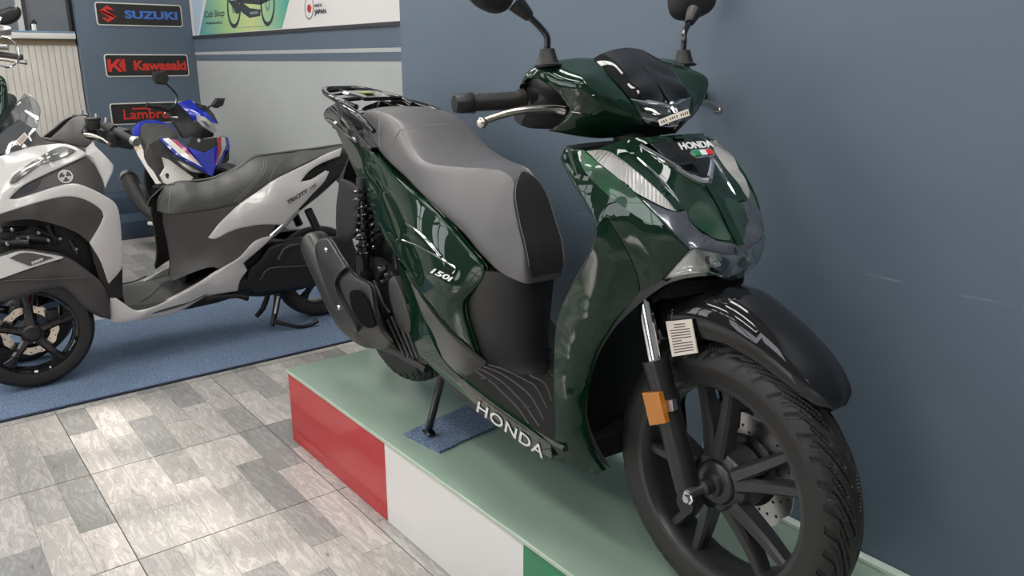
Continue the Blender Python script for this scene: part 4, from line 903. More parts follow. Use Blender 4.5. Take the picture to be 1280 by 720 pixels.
tri_wheel(.19); tri_wheel(-.19); tri_wheel(0, 0.0, False)
# front wheel fenders
fd_o = [(-16, 324, .25), (2, 321, .25), (28, 313, .25), (55, 316, .25), (80, 320, .25), (100, 331, .25), (116, 343, .248), (128, 354, .245), (134, 366, .243), (137, 382, .24), (138.5, 399, .235), (124, 396, .242), (108, 387, .248), (98, 378, .25), (90, 369, .252), (77, 359, .254), (58, 362, .256), (33, 370, .258), (2, 378, .258), (-16, 384, .258)]
f1, f2 = PB('wheel_fender', skin(TF, fd_o, [(60, 342, .272), (20, 350, .272), (100, 355, .268), (120, 375, .258)], step=4, t=.06, roll=.012, rw=8), 'cheek')
both('fender_crease', tube([T(-10, 352, y=.272), T(30, 350, y=.274), T(70, 349, y=.274), T(110, 347, y=.268)], .003, 8, 4), MT['cheek'], tr)
ff = tps(fd_o + [(60, 342, .272), (20, 350, .272), (100, 355, .268), (120, 375, .258)])
def tsk(f, pts, lift, **k): return skin(TF, [(u, v, float(f(np.array([[u, v]]))[0]) + lift) for u, v in pts], **k)
both('fender_stripe', tsk(ff, [(-14, 323), (2, 321), (29, 314), (79, 321), (79, 322.5), (37, 335.5), (2, 348), (-14, 353)], .010, step=4, t=.006), MT['pearl'], tr)
both('fender_inlay', tsk(ff, [(12, 322.5), (32, 315.5), (67, 322), (37, 332.5)], .0125, step=4, t=.004), MT['cheek'], tr)
tm = textmesh('YAMAHA', 1.0, .02, .0008)
a, b = T(39, 329.5, y=.279), T(54, 323.5, y=.279); u_ = (b - a); wd = max(p[0] for p in tm.v) - min(p[0] for p in tm.v)
P_('brand_lettering', place(tm, (a + b) / 2, u_ / wd, (0.0, 0, .016)), 'white', 'small YAMAHA lettering')
# leaning mechanism
mm = MB()
for u0, v0, u1, v1, y0, y1, r in ((0, 287, 40, 283, .2, .12, .014), (20, 297, 60, 300, .16, .16, .018), (45, 285, 75, 300, .14, .15, .02), (60, 280, 70, 305, .15, .15, .016), (80, 288, 100, 312, .13, .14, .014), (0, 303, 35, 305, .19, .19, .018), (88, 300, 97, 318, .15, .17, .012)):
    mm.join(tube([T(u0, v0, y=y0), T(u1, v1, y=y1)], r, 12, 1))
lm = P_('tilt_linkage', mm, 'mech', 'black tilting front suspension linkage')
for u, v, y in ((22, 299, .18), (35, 297, .18), (9, 305, .21), (60, 300, .18), (95, 311, .17), (75, 298, .17), (48, 291, .17), (15, 287, .2)):
    part('linkage_bolt', lathe([(0, .008), (.006, .008), (.008, .004), (.008, 0), (0, 0)], T(u, v, y=y), (0, 1, 0), 8), MT['steel'], lm)
P_('front_chassis', loft([sect(1.02, .13, .22, .75), sect(1.15, .15, .3, .85), sect(1.3, .15, .42, .80), sect(1.45, .13, .5, .74), sect(1.55, .06, .58, .70)], 3, 3), 'black')
for s in (-1, 1): P_('knuckle', tube([(1.40, s * .13, .25), (1.38, s * .13, .38), (1.36, s * .12, .5)], .025, 12, 2), 'mech')
# bodywork
fair = [(-34, 212, .12), (0, 196, .15), (20, 189.5, .155), (40, 183.5, .16), (70, 180, .16), (82, 180.5, .165), (93, 183, .175), (107, 191, .19), (104, 196, .2), (80, 207.5, .215), (58, 217.5, .22), (30, 231.5, .225), (14, 246, .23), (13, 249, .23), (23, 248.5, .232), (50, 240, .24), (78, 231.5, .245), (97, 230, .245), (117, 237.5, .245), (133, 246, .245), (143, 253, .243), (148, 263, .24), (151, 283, .238), (152.5, 310, .235), (153, 332, .225), (146, 344, .22), (137, 357, .215), (135, 353, .225), (126, 327, .242), (112, 303.5, .25), (124, 284, .255), (129.5, 271, .256), (127, 263, .256), (117, 255, .256), (103, 248.5, .256), (87, 245.5, .256), (67, 248, .254), (33, 257.5, .25), (0, 268, .245), (-34, 279, .23)]
PB('front_fairing', skin(TF, fair, [(135, 300, .252), (140, 270, .252), (60, 195, .2), (10, 225, .205), (0, 245, .225)], step=4, t=.02, roll=.003, rw=3), 'pearl')
PB('fairing_inset', skin(TF, [(13, 248, .216), (20, 238, .215), (30, 231, .214), (58, 217, .208), (80, 207, .204), (101, 197.5, .19), (108, 195.5, .185), (117, 205, .19), (127, 222, .2), (131, 244, .22), (117, 238, .238), (97, 230, .236), (78, 231, .234), (50, 239, .228), (23, 248, .22)], step=4, t=.02), 'cheek', 'dark grey side panel')
PB('air_scoop', skin(TF, [(23, 242, .222), (30, 235, .22), (52, 223, .216), (46, 236, .224), (33, 241, .224)], step=4, t=.006, smooth=2), 'ink')
# round emblem of crossed forks
ec = T(81, 220, y=.222)
eu = T(88, 219, y=.2225) - ec; eu /= np.linalg.norm(eu); ev = np.array([0, .12, 1]); ev -= eu * (ev @ eu); ev /= np.linalg.norm(ev)
ering = MB()
for k in range(40):
    pass
def flatring(r0, r1, n=40, z=.0):
    m = MB(); vs = [(r * math.cos(2 * math.pi * k / n), r * math.sin(2 * math.pi * k / n), z + dz) for dz in (0, .002) for r in (r0, r1) for k in range(n)]
    f = []
    for k in range(n):
        j = (k + 1) % n
        f += [(k, j, n + j, n + k), (2 * n + k, 3 * n + k, 3 * n + j, 2 * n + j), (n + k, n + j, 3 * n + j, 3 * n + k), (k, 2 * n + k, 2 * n + j, j)]
    return m.add(vs, f)
er = flatring(.82, 1.0)
for k in range(3):
    a = math.radians(90 + 120 * k); d = np.array([math.cos(a), math.sin(a)]); n_ = np.array([-d[1], d[0]])
    for off, l0, l1, w in ((0, 0, .86, .07), (.2, .42, .86, .06), (-.2, .42, .86, .06)):
        q = [d * l0 + n_ * (off - w), d * l1 + n_ * (off - w), d * l1 + n_ * (off + w), d * l0 + n_ * (off + w)]; er.join(plate(q, .002).move((0, 0, .001)))
    q = [d * .36 + n_ * -.26, d * .48 + n_ * -.26, d * .48 + n_ * .26, d * .36 + n_ * .26]; er.join(plate(q, .002).move((0, 0, .001)))
er = er.map(lambda x, y, z: (x * .028, y * .028, z))
er = place(er, ec + np.array([0, .014, 0]), eu, ev)
P_('round_emblem', er, 'white', 'round white emblem of three crossed forks')
PB('fairing_wing', skin(TF, [(108, 186, .17), (117, 177, .2), (119.5, 183, .205), (132, 195, .225), (141.5, 206, .235), (141, 214, .235), (134, 229, .225), (132, 235, .22), (128, 224, .212), (122, 212, .205), (115, 198, .198), (108, 193, .19)], [(128, 205, .222)], step=4, t=.015, roll=.004, rw=4), 'pearl')
lamp = [(12, 228.5, .222), (17, 220, .22), (26, 212.5, .215), (42, 201, .205), (67, 186.5, .185), (80, 183.5, .182), (95, 187.5, .186), (86, 193, .198), (72, 198.5, .206), (50, 206, .214), (32, 217.5, .22), (18, 227.5, .225)]
lp1, lp2 = PB('headlamp', skin(TF, lamp, [(60, 197, .212)], step=3.5, t=.02, lift=-.004), 'lamp_grey', 'slim clear headlamp')
both('lamp_line', tube([T(19, 224, y=.230), T(40, 208, y=.222), T(60, 197, y=.219), T(85, 187.5, y=.2)], .0012, 8, 4).join(tube([T(28, 214, y=.222), T(50, 200.5, y=.212), T(72, 191, y=.2)], .001, 8, 3)), MT['chrome'], lp1)
PB('cheek_panel', skin(TF, [(-34, 281, .235), (0, 268, .245), (33, 257.5, .25), (67, 248, .252), (87, 245.5, .252), (103, 248.5, .252), (117, 255, .252), (127, 263, .252), (129.5, 271, .25), (124, 284, .245), (112, 303.5, .238), (100, 293.5, .242), (83, 285, .246), (55, 277, .246), (33, 274, .245), (0, 278, .24), (-34, 287, .23)], [(90, 262, .262), (40, 266, .256)], step=4, t=.02), 'cheek', 'large charcoal cheek panel')
PB('leg_shield_edge', skin(TF, [(112, 304, .235), (126, 327, .235), (136, 355, .22), (153, 333, .21), (153.5, 372, .2), (138, 372, .205), (139, 400, .195), (132, 397, .195), (127, 360, .21), (118, 328, .225)], step=4, t=.05), 'black')
# inner leg shield and floor
IL = []
for z, w, x in ((.27, .17, 1.04), (.45, .2, 1.06), (.65, .21, 1.08), (.82, .2, 1.12), (.95, .16, 1.12)):
    IL.append([(x - .02, w, z), (x - .04, 0, z), (x - .02, -w, z), (x + .06, -w * .95, z), (x + .06, w * .95, z)])
P_('inner_leg_shield', loft(IL, 3), 'black')
skirt = [(137.5, 373, .215), (145, 372.5, .215), (153, 378, .218), (167, 387.3, .225), (178, 387.7, .227), (195, 382.5, .227), (220, 370.5, .225), (253, 352, .22), (275, 337, .215), (300, 322, .205), (319.6, 301.5, .19), (341, 294.5, .18), (336, 301, .18), (324, 312, .185), (304, 329, .19), (309, 338, .185), (300, 351, .185), (297, 363.5, .18), (260, 370.5, .19), (245, 377.5, .195), (220, 391, .2), (187, 398.5, .205), (142, 404, .2), (138, 401, .2)]
PB('floor_skirt', skin(TF, skirt, [(180, 392, .232), (240, 366, .225), (280, 350, .212)], step=4, t=.02, roll=.004, rw=4), 'pearl')
FT = []
for x, z, w in ((.45, .42, .16), (.58, .36, .185), (.7, .315, .2), (.85, .29, .215), (.98, .29, .215), (1.08, .31, .2)):
    FT.append([(x, w, z - .05), (x, w, z), (x, w - .03, z - .006), (x, 0, z - .002), (x, -w + .03, z - .006), (x, -w, z), (x, -w, z - .05)])
P_('floorboard', loft(FT, 4), 'floor_t')
P_('under_frame', loft([sect(.3, .12, .24, .38), sect(.6, .16, .2, .3), (sect(1.0, .17, .2, .27))], 3, 3), 'black')
both('floor_ridge', tube([T(200, 358, y=.12), T(190, 368, y=.15), T(176, 377, y=.19)], .004, 6, 3), MT['cheek'], tr)
# seat and its base
seat_o = [(197.5, 264, .10), (198, 253, .08), (201, 244, .05), (208, 232.5, .02), (216, 229.5, 0), (240, 225.5, 0), (265, 222, 0), (290, 212.5, 0), (304, 203, 0), (313, 197, 0), (323, 193.3, 0), (338, 192, 0), (362, 188.5, 0), (387, 185.5, 0), (405, 183, 0), (427, 180, 0), (434, 181, .02), (427, 186, .08), (402, 194, .11), (377, 206, .125), (350, 220.5, .14), (335, 229, .145), (318, 241, .148), (300, 253.5, .15), (290, 256, .15), (260, 262.5, .15), (235, 266, .145), (212, 268.5, .13)]
seat_i = [(215, 250, .11), (240, 240, .12), (265, 238, .125), (290, 232, .125), (310, 222, .12), (330, 209, .11), (350, 203, .10), (380, 195, .09), (230, 231, .07), (265, 228, .07), (290, 219, .07), (315, 204, .06), (340, 197, .06)]
ts1, ts2 = PB('seat', skin(TF, seat_o, seat_i, step=4, t=.02, roll=.004, rw=4), 'seat_t', 'charcoal stepped seat half')
sfun = tps(seat_o + seat_i)
def on_t(f, u, v, l=.002): return T(u, v, y=float(f(np.array([[u, v]]))[0]) + l)
for seq in ([(215, 231), (213, 242), (210.5, 255), (210.5, 266)], [(323, 194.5), (329, 200), (329, 209), (322, 222), (308, 237), (293, 252)], [(325.5, 194), (332, 199), (332, 210), (325, 223), (311, 238), (297, 252)], [(387, 190), (366, 195), (352, 201), (343, 212), (337, 226)]):
    part('stitch_line', tube([on_t(sfun, *p) for p in seq], .0013, 5, 4), MT['stitch'], ts1)
tk = [(260, 297.5, .165), (273, 280, .16), (286, 267, .156), (300, 254.5, .152), (325, 237.5, .148), (350, 221, .142), (377, 208, .13), (402, 195.5, .12), (427, 185.5, .10), (425, 195, .115), (402, 204, .13), (387, 213.5, .138), (375, 227.5, .15), (390, 224.5, .152), (408, 213.5, .145), (411.5, 214.5, .143), (405, 227.5, .148), (391, 242, .155), (377, 257.5, .16), (365, 270, .162), (355, 281, .165), (327, 281, .168), (310, 283.5, .17), (293, 287.5, .17), (270, 298.5, .168)]
tki = [(330, 255, .178), (355, 245, .174), (300, 275, .174), (345, 228, .158), (385, 235, .165)]
PB('tail_panel', skin(TF, tk, tki, step=4, t=.015, roll=.004, rw=4), 'pearl')
fk = tps(tk + tki)
tm = textmesh('TRICITY', 1.0, .03, .0008, shear=.3)
a, b = on_t(fk, 358, 254.5, .006), on_t(fk, 384, 238.5, .006); u_ = b - a; wd = max(p[0] for p in tm.v) - min(p[0] for p in tm.v); vv = np.array([.3, -.1, .9]); vv -= u_ * (vv @ u_) / (u_ @ u_); vv /= np.linalg.norm(vv)
P_('model_lettering', place(tm, (a + b) / 2, u_ / wd, vv * .026), 'ink', 'dark TRICITY lettering')
tm = textmesh('155', 1.0, .02, .0008, shear=.3); a, b = on_t(fk, 387, 236.5, .006), on_t(fk, 395, 231, .006); u_ = b - a; wd = max(p[0] for p in tm.v) - min(p[0] for p in tm.v)
P_('model_lettering', place(tm, (a + b) / 2, u_ / wd, vv * .02), 'ink', 'dark 155 lettering')
PB('seat_base', skin(TF, [(204, 266, .11), (212, 269, .13), (260, 263, .145), (300, 254.5, .148), (286, 267, .155), (273, 280, .158), (260, 297, .162), (270, 299, .165), (293, 288, .168), (327, 281.5, .166), (345, 281, .162), (340, 293, .165), (320, 301, .175), (300, 321, .19), (276, 336, .2), (262, 334, .19), (240, 341, .18), (216, 351, .15), (212, 345, .13), (213, 325, .12), (209, 300, .11), (205, 282, .105)], [(235, 300, .148), (250, 325, .165)], step=4, t=.02), 'cheek')
P_('seat_core', loft([sect(-.2, .06, .8, .88), sect(0, .10, .66, .86), sect(.3, .12, .5, .78), sect(.55, .13, .38, .76), sect(.72, .11, .32, .72)], 4, 3), 'black')
# power unit and rear end
PB('engine_case', skin(TF, [(309, 342, .15), (314, 333, .15), (323, 326, .15), (332, 314, .15), (341, 306, .148), (372, 299, .145), (400, 296, .14), (440, 298, .13), (446, 320, .13), (440, 345, .13), (398, 357, .14), (361, 362.5, .15), (335, 366, .15), (318, 369, .15), (309, 356, .15)], [(370, 330, .165)], step=5, t=.05, roll=.01, rw=6), 'black')
both('case_ridge', tube([T(325, 350, y=.168), T(336, 336, y=.17), T(365, 333, y=.172), T(420, 330, y=.16)], .004, 8, 3).join(tube([T(348, 325, y=.166), T(362, 307, y=.16), T(420, 303, y=.15)], .006, 8, 3)), MT['cheek'], tr)
P_('engine_core', loft([sect(-.1, .05, .2, .33), sect(.1, .11, .18, .42), sect(.35, .12, .18, .46), sect(.5, .1, .22, .4)], 3, 3), 'black')
PB('frame_bracket', tube([T(338, 296, y=.16), T(352, 283, y=.15), T(372, 262, y=.13)], .016, 10, 2), 'steel')
PB('shock_absorber', tube([T(385, 262, y=.12), T(398, 290, y=.12)], .022, 12, 1), 'mech')
P_('rear_mudguard', loft([[(x, -w, z), (x, w, z), (x - .02, w, z + .02), (x - .02, -w, z + .02)] for x, w, z in ((-.12, .07, .78), (-.24, .09, .66), (-.32, .09, .52), (-.36, .08, .42))], 3), 'cheek')
P_('tail_lamp', loft([[(x, -w, z), (x, w, z), (x, w * .8, z + .05), (x, -w * .8, z + .05)] for x, w, z in ((-.26, .05, .86), (-.18, .09, .84), (-.05, .1, .82))], 2), 'black')
P_('hugger', lathe([(.27, -.07), (.275, -.03), (.277, 0), (.275, .03), (.27, .07)], (0, 0, WR), (0, 1, 0), 40), 'cheek') if False else None
both('foot_peg', tube([T(258, 375, y=.2), T(265, 373, y=.2), T(295, 370, y=.19), T(309, 373, y=.17)], [.018, .012, .011, .014], 12, 2), MT['mech'], tr)
stt = P_('centre_stand', tube([T(347, 366, y=.1), T(345, 385, y=.11), T(340, 408, y=.12)], [.018, .017, .013], 12, 2).join(tube([T(335, 368, y=-.02), T(329, 385, y=-.03), T(320, 396, y=-.03)], [.015, .014, .013], 12, 2)), 'mech')
part('stand_lever', tube([T(343, 402, y=.14), T(356, 405, y=.16), T(370, 408, y=.18), T(385, 407, y=.18), T(398, 400.5, y=.19)], [.012, .011, .010, .010, .012], 10, 3), MT['mech'], stt)
part('stand_tube', tube([T(348, 370, y=.13), T(344, 392, y=.14)], .008, 10, 1), MT['steel'], stt)
# windscreen, dash, handlebar
PB('windscreen', skin(TF, [(35, 118, .05), (41, 122, .08), (49, 133, .12), (50, 143, .135), (45, 163, .155), (38, 180, .16), (25, 187.5, .16), (0, 195, .15), (-40, 200, .0), (-26, 172, 0), (0, 148, 0), (20, 130, 0)], [(20, 160, .10)], step=4, t=.004), 'smoke', 'smoked windscreen half')
both('screen_edge', tube([T(35, 118, y=.05), T(41, 122, y=.08), T(49, 133, y=.12), T(50, 143, y=.135), T(45, 163, y=.155), T(38, 180, y=.16), T(25, 187.5, y=.16)], .0011, 6, 3), MT['garnish'], tr)
PB('dash_cowl', skin(TF, [(26, 150, .03), (36, 157, .08), (44, 163, .12), (54, 174, .14), (72, 179, .15), (40, 184, .15), (20, 189, .14), (-8, 192, .08), (0, 170, .02)], step=5, t=.02), 'cheek')
lbq = [T(19, 177, y=.145), T(31, 165.5, y=.135), T(35.5, 171, y=.145), T(25, 182.5, y=.155)]
lbl = P_('paper_label', quadplate(lbq, (0, -.003, 0)), 'paper', 'small printed label')
pm_ = MB(); L0 = np.array(lbq)
for k in range(4):
    t = .15 + .2 * k; f_uv = lambda a, b: (L0[0] * (1 - a) + L0[1] * a) * (1 - b) + (L0[3] * (1 - a) + L0[2] * a) * b + np.array([0, .0005, 0]); pm_.join(quadplate([f_uv(.1, t), f_uv(.9, t), f_uv(.9, t + .1), f_uv(.1, t + .1)], (0, -.0003, 0)))
part('print_lines', pm_, MT['ink'], lbl)
PB('handlebar_cover', skin(TF, [(63, 175, .10), (70, 168, .09), (77, 162, .085), (93, 147.5, .06), (108, 145.5, .05), (112, 148, .08), (108, 157, .11), (102.5, 165, .13), (107, 173, .145), (117, 176, .155), (111, 185, .15), (93, 182.5, .14), (78, 178, .12)], [(90, 165, .125)], step=4, t=.03, roll=.004, rw=4), 'cheek')
P_('handlebar_core', loft([[(.98, y, 1.0), (.98, y, 1.06), (.9, y, 1.07), (.88, y, 1.02), (.9, y, .98)] for y in (-.14, -.05, .05, .14)], 2), 'black')
for s in (1, -1):
    sy = np.array([1, s, 1]); k = lambda u, v, y: T(u, v, y=y) * sy
    gg = P_('grip', tube([k(128, 156, .17), k(137, 160, .2), k(142, 163, .215), k(143, 163.5, .218), k(166, 175, .33), k(170, 177.5, .35)], [.014, .024, .024, .017, .0165, .014], 16, 1), 'rubber')
    part('switch_box', box(k(143, 174, .22), (.05, .055, .07), .012), MT['mech'], gg)
    part('bar_end', tube([k(166, 175.5, .33), k(171, 178, .355)], .019, 14, 1), MT['steel'], gg)
    part('brake_lever', tube([k(106, 169, .12), k(118, 170, .16), k(128, 174, .2), k(136.5, 180, .25)], [.014, .011, .008, .008], 10, 3), MT['alu'], gg)
    part('fluid_reservoir', box(k(116, 155, .13), (.05, .06, .045), .008).join(box(k(116, 149, .13), (.055, .065, .012), .004)), MT['black'], gg)
    part('mirror_mount', tube([k(121, 147, .15), k(121, 142, .15)], .008, 10, 1).join(tube([k(133, 153, .18), k(133.5, 147, .18)], .009, 10, 1)), MT['steel'], gg)

# ------------------------------------------------------------------ blue motor scooter at the back
BF = Frame((-4.03, .56, -.1445), 12); B = BF.px
bl = BF.root('underbone_motorbike', 'blue and white underbone motorbike with red stripes below the wall signs', 'motorbike')
MT.update(rblue=mat('racing_blue', (.012, .03, .42), .22, .1, .9), rwhite=mat('bike_white', (.66, .64, .6), .3, 0, .6), rred=mat('bike_red', (.4, .01, .03), .3, 0, .6), yellow=mat('yellow_print', (.75, .48, .02), .4))
def Q_(n, m, k, label=None, parent=None): return part(n, m, MT[k], parent or bl, label)
def fx_(n, pts, k, inner=(), t=.02, label=None, parent=None, smooth=0, roll=0): return Q_(n, skin(BF, pts, inner, step=3, t=t, axis='x', smooth=smooth, roll=roll, rw=3), k, label, parent)
def bx_(u, v, x): return B(u, v, x=x)
fx_('handlebar_cowl', [(222, 129, .2), (238, 124.5, .22), (248, 134, .26), (258, 140, .3), (273, 155, .36), (266, 153, .36), (256, 146, .34), (247, 144, .3), (248, 151, .29), (243, 151, .27), (233, 139, .24)], 'rblue')
fx_('flyscreen', [(245, 129, .23), (258, 132, .24), (267, 142, .28), (273, 154, .34), (258, 140, .305), (248, 133.5, .27)], 'gloss_black')
hl_ = fx_('headlamp', [(247, 144, .31), (256, 146, .345), (266, 154, .37), (271.5, 162, .37), (268, 167, .36), (255, 159, .34), (248, 151.5, .31)], 'lensrib', label='clear twin headlamp')
fx_('lamp_detail', [(251, 150, .348), (257, 152, .362), (264, 159, .378), (256, 156, .362)], 'chrome', parent=hl_, t=.004)
fx_('handlebar_under_cover', [(212, 137, .12), (222, 130, .16), (233, 139.5, .2), (243, 152, .24), (249, 152, .28), (255, 160, .32), (268, 168, .35), (266, 171, .34), (254, 173, .3), (231, 173, .2), (223, 160, .16), (216, 148, .12)], 'black', t=.05)
for nm, seq, rr in (('grip', [(183, 131.5, .12), (200, 134, .13), (206, 135.5, .13), (212, 138, .14)], [.018, .018, .024, .022]),):
    Q_(nm, tube([bx_(*p) for p in seq], rr, 14, 1), 'rubber')
Q_('brake_lever', tube([bx_(206, 141, .18), bx_(213, 146, .17), bx_(222, 147, .2)], .007, 8, 2), 'steel')
def bmir(head, rod, x):
    r = Q_('mirror', tube([bx_(*p) for p in rod], .007, 8, 3), 'gloss_black', 'black angular mirror on stalk')
    part('mirror_head', skin(BF, [(u, v, x) for u, v in head], step=3, t=.03, axis='x', roll=.008, rw=3), MT['plastic'], r)
bmir([(193, 90, 0), (207, 88.5, 0), (211.5, 98, 0), (208, 106, 0), (197, 105.5, 0), (193, 98, 0)][:0] or [(193, 90), (207, 88.5), (211.5, 98), (208, 106), (197, 105.5), (193, 98)], [(208, 105, .1), (216, 113, .12), (221, 120, .14), (220, 130, .16)], .11)
bmir([(267, 130), (272, 122.5), (281.5, 123), (279, 131.5), (271.5, 135.5), (267, 134)], [(268, 132, .2), (262, 133, .22), (259, 138, .24)], .21)
fx_('front_emblem_panel', [(235, 182, .46), (240, 171, .40), (256, 174, .42), (271, 172, .42), (271.5, 182, .46), (256, 190.5, .50)], 'plastic', t=.03)
fx_('front_emblem', [(246.5, 174, .435), (249, 173, .435), (251, 175.5, .438), (249, 178.5, .442), (246.5, 177, .44)], 'chrome', t=.006)
fx_('front_shield', [(235, 184, .47), (256, 191, .505), (271.5, 182.5, .47), (272, 195, .5), (270, 206, .53), (265.5, 220, .55), (260, 218, .54), (248, 200, .51)], 'rblue', t=.03)
for sgn in (1,):
    fx_('side_shield', [(200, 174, .30), (205, 172, .31), (221, 175, .36), (235, 186, .44), (248, 201, .50), (261, 219, .54), (254, 213.5, .52), (237.5, 205, .46), (219, 193, .38)], 'rblue', t=.03)
    fx_('side_stripe', [(203, 173.5, .325), (211, 172.5, .34), (234, 192, .45), (254, 209.5, .53), (227, 195, .43)], 'rwhite', t=.004)
    fx_('side_stripe', [(213.5, 173.5, .345), (221, 175.5, .37), (234, 188, .45), (250, 205, .53), (233, 191, .45)], 'rred', t=.004)
    fx_('side_shield', [(272, 181, .46), (279, 170, .40), (285, 172, .37), (287.5, 183, .37), (285, 196, .40), (276, 207, .47), (266, 219, .54), (270.5, 206, .535)], 'rblue', t=.03)
    fx_('side_stripe', [(271.5, 172.5, .44), (277, 170.5, .42), (277.5, 186, .47), (270.5, 204, .54), (272.5, 186, .50)], 'rred', t=.004)
    fx_('side_stripe', [(277, 170.5, .42), (281, 171, .405), (283, 181, .40), (277, 195, .46), (270.5, 206, .54), (277, 187, .48)], 'rwhite', t=.004)
fx_('front_lamp', [(212, 192, .40), (222, 198, .44), (237, 206, .50), (256, 216, .555), (245, 217, .53), (231, 211, .49), (219, 203, .43)], 'black', t=.03)
fx_('front_lamp_lens', [(221, 200, .447), (238, 208.5, .515), (251, 216, .56), (240, 214.5, .53), (228, 207, .48)], 'lamp_grey', t=.006)
fx_('front_lamp', [(286, 188, .42), (286.5, 199, .41), (278, 210, .47), (266, 219.5, .535), (275, 208, .48)], 'black', t=.03)
fx_('leg_cover', [(205, 197, .34), (212, 200, .36), (242, 222, .46), (236, 228, .44), (222, 236, .4), (206, 229, .35), (202, 220, .33), (208, 210, .345)], 'rwhite', t=.03, label='white leg cover')
fx_('leg_cover_badge', [(207, 218, .352), (210, 216.5, .356), (213, 221, .362), (211, 224, .36), (208, 222, .355)], 'ink', t=.004, smooth=2)
fx_('leg_cover', [(288, 187, .36), (291.5, 193, .34), (291, 203, .35), (284, 214, .42), (278, 222, .45), (279, 211, .46), (286, 200, .40)], 'rwhite', t=.03)
fx_('neck_cover', [(204, 178, .27), (219, 194, .36), (212, 195, .34), (221, 208, .38), (208, 210, .33), (203, 198, .30), (196, 190, .2), (190, 182, .12), (200, 176, .2)], 'black', t=.05)
fx_('seat', [(176.5, 158, -.42), (181, 154.5, -.42), (192, 153.5, -.40), (205, 155.5, -.30), (214, 160, -.15), (223, 167.5, .0), (223, 173, .02), (208, 174, .02), (199, 178, .0), (192, 187, .0), (186, 196, -.02), (183, 188, -.15), (180, 178, -.28)], 'seat_t', [(195, 165, -.2), (205, 168, -.1)], t=.06, roll=.02)
fx_('tail_rail', [(168, 170, -.40), (170, 160, -.45), (174, 154, -.48), (183, 150.5, -.48), (193, 149.5, -.45), (207, 153.5, -.34), (221, 164, -.1), (214, 160.5, -.17), (205, 156, -.32), (192, 153.5, -.42), (181, 154.8, -.44), (176, 158.5, -.44), (174.5, 170, -.36)], 'rblue', t=.05)
fx_('side_frame', [(168, 170, -.38), (174, 171, -.34), (176, 180, -.25), (182, 195, -.1), (192, 212, .1), (202, 229, .25), (197, 230, .22), (186, 213, .04), (175, 195, -.14), (169, 182, -.28)], 'rwhite', t=.03)
fx_('side_cover', [(175, 171, -.32), (181, 180, -.2), (186, 196, -.02), (192, 188, .02), (199, 200, .2), (204, 220, .28), (203, 230, .26), (193, 213, .1), (183, 195, -.1), (177, 181, -.24)], 'black', t=.06)
tm = textmesh('LC', 1.0, .03, .0008)
a = bx_(173, 184, -.22); Q_('side_lettering', place(tm, a + [.01, -.01, 0], np.array([.25, .02, -.97]) * .05, np.array([.3, .93, .1]) * .05), 'yellow', 'yellow side lettering')
# exhaust, wheels and chassis
ex = [bx_(160, 221, -.40), bx_(167, 236, -.30), bx_(177, 252, -.15), bx_(190, 268, .05), bx_(205, 278, .25)]
mfl = Q_('muffler', tube(ex, [.05, .06, .055, .04, .02], 16, 3), 'plastic', 'black muffler with steel tip')
part('muffler_tip', tube([ex[0] + (ex[0] - ex[1]) * .3, ex[0] + (ex[0] - ex[1]) * .22, ex[0] + (ex[1] - ex[0]) * .1], [.03, .05, .064], 16, 1), MT['steel'], mfl)
part('heat_guard', skin(BF, [(167, 220, -.3), (172, 219, -.3), (176, 229, -.25), (183, 246, -.1), (179, 248, -.1), (172, 236, -.22)], step=3, t=.01, axis='x'), MT['satin'], mfl)
Q_('foot_peg', tube([bx_(186, 279, .1), bx_(200, 281, .2)], .014, 10, 1), 'rwhite')
for x in (-.44, .62):
    Q_('tyre', lathe([(.22, -.04), (.24, -.045), (.262, -.03), (.27, 0), (.262, .03), (.24, .045), (.22, .04)], (x, .06 if x < 0 else 0, .27), (0, 1, 0), 48, closed=True), 'rubber')
    w_ = Q_('wheel_rim', lathe([(.215, -.03), (.2, -.03), (.195, 0), (.2, .03), (.215, .03), (.225, 0)], (x, .06 if x < 0 else 0, .27), (0, 1, 0), 40, closed=True), 'satin')
    part('hub', lathe([(0, -.05), (.05, -.05), (.05, .05), (0, .05)], (x, .06 if x < 0 else 0, .27), (0, 1, 0), 20), MT['satin'], w_)
    for k in range(5):
        a = 2 * math.pi * k / 5; part('spoke', tube([(x, .06 if x < 0 else 0, .27), (x + .2 * math.cos(a), .06 if x < 0 else 0, .27 + .2 * math.sin(a))], .014, 8, 1), MT['satin'], w_)
Q_('front_fork', tube([(.62, -.07, .27), (.44, -.07, .5)], .022, 10, 1).join(tube([(.62, .07, .27), (.44, .07, .5)], .022, 10, 1)), 'satin')
Q_('engine', loft([sect(-.25, .06, .2, .34), sect(0, .11, .16, .38), sect(.25, .11, .2, .4), sect(.33, .08, .24, .38)], 3, 3), 'mech')
Q_('swing_arm', tube([(-.44, -.02, .27), (-.1, -.05, .3)], .02, 8, 1).join(tube([(-.44, .14, .27), (-.1, .1, .3)], .02, 8, 1)), 'satin')
Q_('frame_core', loft([sect(-.4, .05, .46, .54), sect(-.2, .08, .36, .52), sect(.1, .09, .33, .46), sect(.25, .1, .33, .5), sect(.36, .08, .36, .5)], 3, 3), 'black')
Q_('side_stand', tube([(.0, .09, .25), (-.02, .22, .012)], .012, 8, 1), 'mech')

